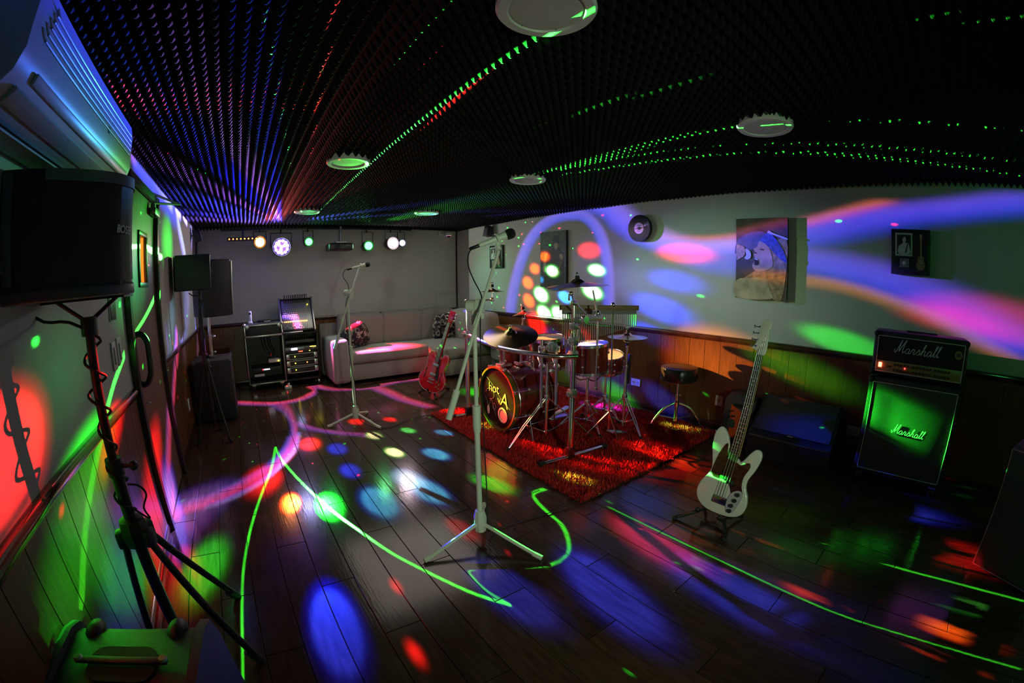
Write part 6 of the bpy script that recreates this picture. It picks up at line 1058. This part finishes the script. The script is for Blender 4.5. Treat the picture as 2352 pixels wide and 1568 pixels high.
MB().prism(sm([(.035, .40), (.035, .22), (.05, .17), (.085, .16), (.085, .22), (.06, .30), (.055, .40)], 3, True), -.008, -.005).build('pickguard', M_RUBBER, t)
for z in (.21, .33): MB().box((0, -.006, z), (.085, .012, .038), bev=.003).build('pickup', M_CHROME, t)
MB().box((0, -.006, .15), (.09, .012, .016), bev=.003).build('bridge', M_CHROME, t); MB().box((0, -.006, .11), (.095, .012, .012), bev=.003).build('tailpiece', M_CHROME, t)
for x, z in ((.09, .14), (.13, .12), (.10, .085), (.14, .07)): MB().lathe([(0, 0), (.012, 0), (.010, .014), (0, .014)], (x, -.001, z), (0, -1, 0), 12).build('control_knob', M_GOLD, t)
for sx in (-1, 1): MB().prism(sm([(sx*.115, .27), (sx*.128, .25), (sx*.118, .20), (sx*.132, .15), (sx*.122, .14), (sx*.108, .19), (sx*.118, .24), (sx*.106, .26)], 3, True), -.0015, .001).build('f_hole', M_RUBBER, t)
t = thing('guitar_stand', 'black floor stand under the red guitar', 'guitar stand', (2.07, 4.55, 0))
for sy in (.10, -.10):
    g = MB(); g.tube([(-.11, sy, .12), (-.09, sy, .075), (.06, sy*.4, .07)], .010, 8); g.sphere((-.11, sy, .125), .013, 10, 8); g.build('cradle_arm', M_BLACKP, t)
for ex, ey in ((-.08, .22), (-.03, -.16), (.30, .16)):
    g = MB(); g.tube(sm([(.05, 0, .10), (ex*.6, ey*.6, .05), (ex, ey, .014)], 4), .012, 8); g.sphere((ex, ey, .015), .02, 10, 8, (1, 1, .75)); g.build('leg', M_BLACKP, t)
MB().tube([(.05, 0, .08), (.13, -.01, .35), (.15, -.02, .55)], .010, 8).build('back_support', M_BLACKP, t)

# ================================================================== AMPLIFIERS ON THE RIGHT
AM = thing('guitar_cabinet', 'tall black guitar speaker cabinet on casters with white piping', 'speaker cabinet', (3.415, -.03, 0), RW)
W_, H0, H1, D_ = .72, .085, .82, .34
MB().box((0, D_/2+.008, (H0+H1)/2), (W_, D_-.01, H1-H0), bev=.016).build('cabinet', M_TOLEX, AM)
gm = mat('grille_cloth', (.10, .10, .085), .8)
nt = gm.node_tree; b = nt.nodes['Principled BSDF']; tc = nt.nodes.new('ShaderNodeTexCoord')
ck = nt.nodes.new('ShaderNodeTexBrick'); ck.inputs['Scale'].default_value = 90; ck.inputs['Color1'].default_value = (.085, .085, .07, 1); ck.inputs['Color2'].default_value = (.06, .06, .05, 1); ck.inputs['Mortar'].default_value = (.012, .012, .012, 1); ck.inputs['Mortar Size'].default_value = .03; ck.inputs['Row Height'].default_value = .5
mp = nt.nodes.new('ShaderNodeMapping'); mp.inputs['Rotation'].default_value = (PI/2, 0, 0); nt.links.new(tc.outputs['Object'], mp.inputs[0]); nt.links.new(mp.outputs[0], ck.inputs[0]); nt.links.new(ck.outputs[0], b.inputs['Base Color'])
MB().box((0, .004, .455), (W_-.07, .012, H1-H0-.08), bev=.002).build('grille', gm, AM)
def piping(t, x0, x1, z0, z1, y, r=.0032, m_=M_PALE):
    g = MB()
    for a, c in (((x0, y, z0), (x1, y, z0)), ((x1, y, z0), (x1, y, z1)), ((x1, y, z1), (x0, y, z1)), ((x0, y, z1), (x0, y, z0))): g.cyl(a, c, r, n=6)
    return g.build('white_piping', m_, t)
piping(AM, -.325, .325, .125, .785, -.003)
script_logo('Marshall', .058, .0028, M_PALE, AM, (0, -.010, .462), slope=-.03)
MB().box((0, -.006, .435), (.17, .006, .006), rot=Matrix.Rotation(.04, 3, 'Y')).build('logo_tail', M_GREYP, AM)
for sx in (-1, 1):
    for y in (.05, .30):
        g = MB(); g.cyl((sx*.30-.014, y, .038), (sx*.30+.014, y, .038), .036, n=18); g.build('caster_wheel', M_RUBBER, AM)
        g = MB(); g.box((sx*.30, y, .082), (.06, .06, .008)); g.box((sx*.30-.02, y, .06), (.005, .03, .045)); g.box((sx*.30+.02, y, .06), (.005, .03, .045)); g.build('caster_fork', M_CHROME, AM)
    for z in (H0+.02, H1-.02):
        MB().sphere((sx*(W_/2-.012), .022, z), .024, 12, 8, (.9, .9, 1)).build('corner_cap', M_RUBBER, AM)
    MB().box((sx*(W_/2+.002), .17, .50), (.008, .10, .16), bev=.003).build('side_handle', M_GREYP, AM)
AH = thing('amplifier_head', 'black guitar amplifier head with a gold control panel and red power light', 'amplifier', (3.425, -.03, .832), RW)
HW, HH = .72, .315
MB().box((0, .13, HH/2+.004), (HW, .235, HH), bev=.022, seg=3).build('cabinet', M_TOLEX, AH)
MB().box((0, .012, .20), (HW-.07, .012, .165), bev=.002).build('front_cloth', mat('black_cloth', (.012, .012, .012), .9), AH)
MB().box((0, .010, .072), (HW-.07, .014, .078), bev=.002).build('control_panel', M_GOLD, AH)
piping(AH, -.328, .328, .032, .284, .002)
script_logo('Marshall', .078, .0036, M_PALE, AH, (-.035, -.001, .212))
g = MB(); g.lathe([(0, 0), (.030, 0), (.030, .003), (0, .003)], (.285, .004, .215), (0, -1, 0), 28); g.build('round_badge', M_GOLD, AH)
text('badge_number', '50', .030, M_RUBBER, AH, (.285, -.001, .214), ext=.001, bold=.001)
for r_ in range(2):
    for i in range(16):
        x = -.185+.0262*i+(.012 if i > 4 else 0)+(.012 if i > 10 else 0); z = .092-.038*r_
        MB().lathe([(0, 0), (.0085, 0), (.0075, .014), (.003, .015), (0, .015)], (x, .003, z), (0, -1, 0), 10).build('control_knob', mat('knob_dark', (.08, .07, .05), .3, .5), AH)
MB().box((-.295, .0, .078), (.026, .012, .034), bev=.004).build('power_switch', glow('power_red', (1, .10, .06), 10), AH)
MB().sphere((-.105, .0, .073), .006, 8, 6).build('channel_led', glow('led_red', (1, .03, .03), 8), AH)
text('model_letters', 'JVM', .020, M_RUBBER, AH, (-.225, .002, .072), ext=.0006, bold=.0006)
MB().box((0, .13, .326), (.24, .03, .010), bev=.004).build('handle', M_RUBBER, AH)
for sx in (-1, 1):
    for z in (.02, HH-.02): MB().sphere((sx*(HW/2-.016), .022, z), .022, 12, 8).build('corner_cap', M_RUBBER, AH)
    MB().cyl((sx*.30, .05, -.012), (sx*.30, .05, .01), .014).build('foot', M_RUBBER, AH)
# floor monitor
t = thing('floor_monitor', 'black wedge floor monitor with a round emblem beside the tall cabinet', 'speaker', (3.335, .885, 0), RW)
WM = .72
xprism(MB(), [(0, .005), (0, .20), (.028, .225), (.37, .455), (.41, .44), (.43, .40), (.40, .005)], -WM/2, WM/2).build('cabinet', M_BLACKP, t)
ang = math.atan2(.455-.225, .342)
MB().box((0, .20, .350), (WM-.05, .40, .010), bev=.004, rot=Matrix.Rotation(ang, 3, 'X')).build('grille', mat('speaker_grille', (0, 0, 0)), t)
g = MB(); g.torus((.0, .06, .257), .026, .0035, (0, -math.sin(ang), math.cos(ang)), 28, 6)
for k in range(3):
    a = PI*k/3; c, s_ = math.cos(a)*.024, math.sin(a)*.024
    g.cyl((-c, .06-s_*math.cos(ang), .258-s_*math.sin(ang)), (c, .06+s_*math.cos(ang), .258+s_*math.sin(ang)), .003, n=6)
g.build('emblem', M_PALE, t)
text('maker_lettering', 'YAMAHA', .013, M_PALE, t, (0, .028, .235), rot=(ang, 0, 0), ext=.001, bold=.0003)
MB().box((0, -.001, .19), (WM-.02, .006, .012), bev=.002).build('front_lip', M_GREYP, t)
# portable speaker with orange panel
t = thing('portable_speaker', 'small rounded black portable speaker with an orange rear panel behind the bass', 'speaker', (3.545, 1.45, 0), RW+.12)
pl = rrect(.29, .43, .085, 0, .225)
MB().prism(pl, 0, .17, bev=.012).build('cabinet', M_GREYP, t)
MB().prism(rrect(.26, .40, .075, 0, .235), .15, .24, bev=.015).build('grille_side', M_BLACKP, t)
MB().prism([(-.075, .03), (.085, .03), (.085, .30), (.03, .285), (-.02, .31), (-.075, .34)], -.004, .004).build('orange_panel', M_ORANGE, t)
MB().prism(sm([(-.08, .13), (-.03, .12), (-.02, .17), (-.04, .20), (-.08, .195)], 3, True), -.006, 0).build('dark_inset', M_GREYP, t)
MB().prism(rrect(.11, .035, .016, -.0, .335), -.003, .004).build('handle_slot', M_RUBBER, t)
for x, z in ((-.05, .285), (-.02, .285), (.01, .285), (-.05, .24), (-.02, .24)): MB().cyl((x, -.004, z), (x, -.02, z), .008, n=10).build('jack', M_CHROME, t)
MB().cyl((.11, -.004, .30), (.11, -.010, .30), .013, n=16).build('round_knob', M_PALE, t)
g = MB(); g.tube(sm([(-.05, -.02, .285), (-.09, -.05, .26), (-.10, -.05, .15), (-.12, -.04, .03)], 6), .0045, 6); g.tube(sm([(-.02, -.02, .24), (-.08, -.06, .22), (-.09, -.06, .12), (-.11, -.06, .03)], 6), .0045, 6); g.build('audio_cable', M_RUBBER, t)
for sx in (-.09, .09): MB().box((sx, .10, .006), (.05, .15, .012)).build('foot', M_RUBBER, t)
g = thing('floor_cable', 'black cable loop on the floor between the portable speaker and the monitor', 'cable', (3.40, 1.33, 0))
MB().tube(sm([(.08, .05, .10), (-.02, .02, .06), (-.05, -.02, .012), (0, -.06, .008), (.10, -.07, .008)], 6), .006, 6).build('cable', M_RUBBER, g)
# dark box at the right edge
t = thing('loudspeaker', 'dark loudspeaker box with a thin bright edge line, standing apart beyond the tall guitar cabinet', 'speaker', (2.74, -.95, 0), math.radians(-115))
MB().box((0, 0, .37), (.46, .42, .70), bev=.02).build('cabinet', M_TOLEX, t)
MB().box((-.02, -.213, .37), (.40, .01, .64), bev=.003).build('grille', mat('speaker_grille', (0, 0, 0)), t)
piping(t, -.222, .20, .03, .71, -.216, .003, M_ALU)
for sx in (-.2, .2):
    MB().sphere((sx, -.17, .70), .028, 12, 8).build('corner_cap', M_RUBBER, t)
    for y in (-.15, .15): MB().cyl((sx, y, 0), (sx, y, .03), .02).build('foot', M_RUBBER, t)

# ================================================================== ON THE RIGHT WALL
def layer(t, nm, pts, y, m_, n=3):
    return MB().prism(sm(pts, n, True) if n else pts, y, y+.0008).build(nm, m_, t, smooth=False)
def pm(nm, c, v=.25, s=14): return mat(nm, c, .55, noise=v, nscale=s)
t = thing('canvas_picture', 'large canvas painting of a shouting long haired singer with a blue headscarf', 'picture', rwp(1.40, 1.645, .0), RW)
CW, CHh = .49, .715
MB().box((0, -.02, 0), (CW, .04, CHh), bev=.003).build('canvas', M_BLACKP, t)
y = -.0412
layer(t, 'painted_ground', [(-CW/2, -CHh/2), (CW/2, -CHh/2), (CW/2, CHh/2), (-CW/2, CHh/2)], y, pm('paint_ground', (.10, .075, .055), .4, 6), 0)
layer(t, 'painted_haze', [(-.24, .02), (-.05, .10), (.05, .20), (-.02, .24), (-.14, .22), (-.24, .15)], y-.001, pm('paint_haze', (.12, .13, .20)))
layer(t, 'painted_hair', [(.235, .17), (.10, .13), (.0, -.02), (-.05, -.10), (-.12, -.15), (-.20, -.20), (-.23, -.22), (-.05, -.25), (.08, -.30), (.12, -.35), (.20, -.35), (.235, -.1)], y-.002, pm('paint_hair', (.38, .26, .15), .45, 25))
layer(t, 'painted_shoulder', [(-.235, -.20), (-.10, -.175), (.0, -.17), (.06, -.20), (.09, -.28), (.10, -.352), (-.235, -.352)], y-.003, pm('paint_skin2', (.52, .42, .27), .3, 9))
layer(t, 'painted_face', [(-.035, .115), (-.02, .15), (.02, .155), (.07, .10), (.10, .02), (.11, -.06), (.06, -.10), (-.03, -.12), (-.075, -.09), (-.085, -.06), (-.065, -.03), (-.06, .0), (-.072, .03), (-.062, .06), (-.075, .085), (-.045, .10)], y-.004, pm('paint_skin', (.58, .38, .28), .2, 16))
layer(t, 'painted_scarf', [(-.035, .15), (.03, .20), (.06, .225), (.11, .20), (.19, .10), (.235, .0), (.235, -.03), (.19, -.01), (.13, .04), (.08, .09), (.02, .14), (-.02, .155)], y-.005, pm('paint_scarf', (.07, .11, .34), .45, 40))
layer(t, 'painted_mouth', [(-.060, -.005), (-.030, -.015), (-.022, -.045), (-.040, -.062), (-.066, -.055), (-.062, -.03)], y-.006, pm('paint_dark', (.03, .012, .01)))
layer(t, 'painted_teeth', [(-.060, .000), (-.035, -.006), (-.028, -.016), (-.058, -.010)], y-.007, M_PALE)
layer(t, 'painted_eye', [(-.005, .085), (.02, .080), (.018, .072), (-.008, .076)], y-.006, pm('paint_dark', (0, 0, 0)))
layer(t, 'painted_nostril', [(-.062, .055), (-.045, .050), (-.050, .042), (-.062, .046)], y-.006, pm('paint_dark', (0, 0, 0)))
layer(t, 'painted_hand', [(-.24, .12), (-.20, .115), (-.165, .10), (-.155, .06), (-.165, .02), (-.20, .0), (-.24, -.01)], y-.004, pm('paint_hand', (.50, .33, .26), .4, 45))
layer(t, 'painted_microphone', [(-.155, .08), (-.12, .075), (-.098, .04), (-.105, .0), (-.14, -.012), (-.162, .005), (-.145, .03)], y-.005, M_PALE)
layer(t, 'painted_plume', [(.06, .225), (.10, .21), (.235, .165), (.235, .18), (.12, .22), (.07, .245)], y-.006, M_PALE)
t = thing('canvas_picture', 'dark green canvas painting of a standing guitarist in a tall hat, behind the high crash', 'picture', rwp(4.06, 1.665, .0), RW)
CW, CHh = .47, .72
MB().box((0, -.02, 0), (CW, .04, CHh), bev=.003).build('canvas', M_BLACKP, t)
layer(t, 'painted_ground', [(-CW/2, -CHh/2), (CW/2, -CHh/2), (CW/2, CHh/2), (-CW/2, CHh/2)], y, pm('paint_green', (.05, .085, .07), .6, 30), 0)
layer(t, 'painted_figure', [(-.16, -.36), (-.13, -.10), (-.17, .02), (-.10, .10), (.0, .13), (.03, .16), (.10, .16), (.17, .08), (.20, -.05), (.17, -.36)], y-.001, pm('paint_figure', (.03, .04, .035), .5, 20))
layer(t, 'painted_hat', [(-.02, .20), (.0, .215), (.015, .29), (.10, .29), (.11, .215), (.15, .205), (.06, .19)], y-.002, pm('paint_hat', (.015, .02, .02)))
layer(t, 'painted_face', [(.03, .20), (.09, .20), (.095, .15), (.06, .115), (.03, .15)], y-.003, pm('paint_skin3', (.30, .26, .18)))
layer(t, 'painted_arm', [(-.14, .08), (-.09, .07), (-.12, -.05), (-.13, -.16), (-.18, -.15), (-.17, -.03)], y-.003, pm('paint_skin3', (0, 0, 0)))
layer(t, 'painted_hand', [(.12, .05), (.17, .06), (.18, .01), (.14, -.01)], y-.003, pm('paint_skin3', (0, 0, 0)))
layer(t, 'painted_guitar', [(-.04, -.12), (.02, -.10), (.05, -.14), (.12, -.13), (.13, -.20), (.05, -.24), (-.05, -.22)], y-.004, pm('paint_guitar', (.22, .12, .05)))
layer(t, 'painted_neck', [(.10, -.14), (.19, .03), (.20, .02), (.115, -.16)], y-.004, pm('paint_guitar', (0, 0, 0)), 0)
def memo(lab, y0, z):
    t = thing('picture_frame', lab, 'picture frame', rwp(y0, z, 0), RW)
    w, h = .32, .345
    MB().box((0, -.02, 0), (w, .04, h), bev=.004).build('frame', M_BLACKP, t); MB().box((0, -.0405, 0), (w-.05, .003, h-.05)).build('mount_board', M_RUBBER, t)
    MB().box((-.058, -.043, .055), (.14, .004, .175)).build('photo_border', M_PALE, t)
    MB().box((-.058, -.0458, .055), (.112, .002, .148)).build('photo_print', mat('photo_dark', (.03, .03, .03), .4), t)
    f = layer(t, 'photo_figure', [(-.10, -.015), (-.10, .04), (-.07, .06), (-.065, .075), (-.07, .09), (-.06, .11), (-.045, .11), (-.04, .09), (-.045, .07), (-.02, .06), (-.008, .02), (-.01, -.015)], -.0478, M_PALE)
    layer(t, 'guitar_strap', [(-.05, -.01), (-.03, .06), (-.022, .058), (-.04, -.01)], -.049, M_RUBBER, 0)
    MB().box((-.052, -.043, -.085), (.075, .003, .065)).build('small_medal', M_MIDG, t); MB().lathe([(0, 0), (.016, 0), (.012, .003), (0, .003)], (-.052, -.045, -.085), (0, -1, 0), 18).build('medal_centre', M_PALE, t)
    g = MB(); g.prism(sm([(.082, -.135), (.055, -.125), (.045, -.095), (.058, -.065), (.055, -.045), (.068, -.03), (.082, -.035), (.096, -.03), (.109, -.045), (.106, -.065), (.119, -.095), (.109, -.125)], 3, True), -.052, -.041); g.build('miniature_guitar', M_WOODB, t)
    g = MB(); g.box((.082, -.052, .03), (.010, .006, .14)); g.box((.082, -.052, .115), (.018, .006, .04), bev=.003); g.build('miniature_neck', M_MAPLE, t); MB().torus((.082, -.053, -.07), .012, .002, (0, 1, 0), 18, 5).build('miniature_rosette', M_PALE, t)
memo('black frame with a photo and a miniature guitar at the far right of the wall', .105, 1.74)
memo('black frame with a photo and a miniature guitar, half hidden by the nearest microphone', 5.29, 1.745)
t = thing('record_clock', 'wall clock made from a black vinyl record', 'clock', rwp(2.735, 1.965, .0), RW)
MB().lathe([(0, 0), (.135, 0), (.145, .01), (.145, .045), (0, .045)], (0, 0, 0), (0, -1, 0), 48).build('case', M_BLACKP, t)
g = MB(); g.lathe([(0, .046), (.142, .046), (.142, .049), (0, .049)], (0, 0, 0), (0, -1, 0), 48)
g.build('record', mat('vinyl', (.015, .015, .015), .18), t)
for r_ in (.075, .09, .105, .118, .130): MB().torus((0, -.049, 0), r_, .0012, (0, 1, 0), 48, 5).build('groove', mat('vinyl_groove', (.05, .05, .05), .15), t)
MB().lathe([(0, .049), (.060, .049), (.060, .0505), (0, .0505)], (0, 0, 0), (0, -1, 0), 36).build('paper_label', mat('label_paper', (.55, .42, .36), .6), t)
for z, w in ((.034, .05), (.026, .06), (-.03, .05)): MB().box((0, -.0512, z), (w, .001, .004)).build('label_line', M_RUBBER, t)
MB().lathe([(0, .05), (.018, .05), (.014, .058), (0, .058)], (0, 0, 0), (0, -1, 0), 20).build('hub', M_RUBBER, t)
g = MB(); g.box((-.03, -.056, -.006), (.075, .002, .005), rot=Matrix.Rotation(.08, 3, 'Y')); g.build('hour_hand', M_RUBBER, t)
g = MB(); g.box((.025, -.058, .003), (.11, .002, .004), rot=Matrix.Rotation(-.05, 3, 'Y')); g.build('minute_hand', M_RUBBER, t)

# things that are one piece carry their label themselves
for e in [o for o in COL.objects if o.type == 'EMPTY']:
    ch = [c for c in COL.objects if c.parent == e]
    if len(ch) == 1 and not [c for c in COL.objects if c.parent == ch[0]]:
        c = ch[0]; nm = e.name; mw = e.matrix_world.copy(); c.parent = None; c.matrix_world = mw @ c.matrix_basis
        for k in ('label', 'category', 'group'):
            if k in e: c[k] = e[k]
        bpy.data.objects.remove(e, do_unlink=True); c.name = nm

GROUPS = {'ceiling_light': 'round ceiling lights in the foam ceiling', 'show_light': 'show lights on the back rail', 'throw_pillow': 'camouflage cushions on the sofa', 'crash_cymbal': 'crash cymbals of the drum kit',
 'splash_cymbal': 'splash cymbals of the drum kit', 'hi_hat_cymbal': 'pair of hi-hat cymbals', 'tom_drum': 'toms of the drum kit', 'snare_drum': 'snare drums of the kit', 'snare_stand': 'low drum stands', 'cymbal_arm': 'chrome arms that hold cymbals',
 'microphone': 'microphones on boom stands', 'microphone_stand': 'cream microphone stands', 'picture_frame': 'black memorabilia frames', 'canvas_picture': 'canvas paintings on the right wall', 'wall_speaker': 'small wall speakers',
 'power_outlet': 'wall outlets', 'light_switch': 'light switch plates', 'guitar_stand': 'black guitar floor stands', 'speaker_stand': 'black speaker tripods'}
for o in COL.objects:
    if o.parent is None and 'label' in o:
        g = GROUPS.get(o.name.split('.')[0])
        if g: o['group'] = g
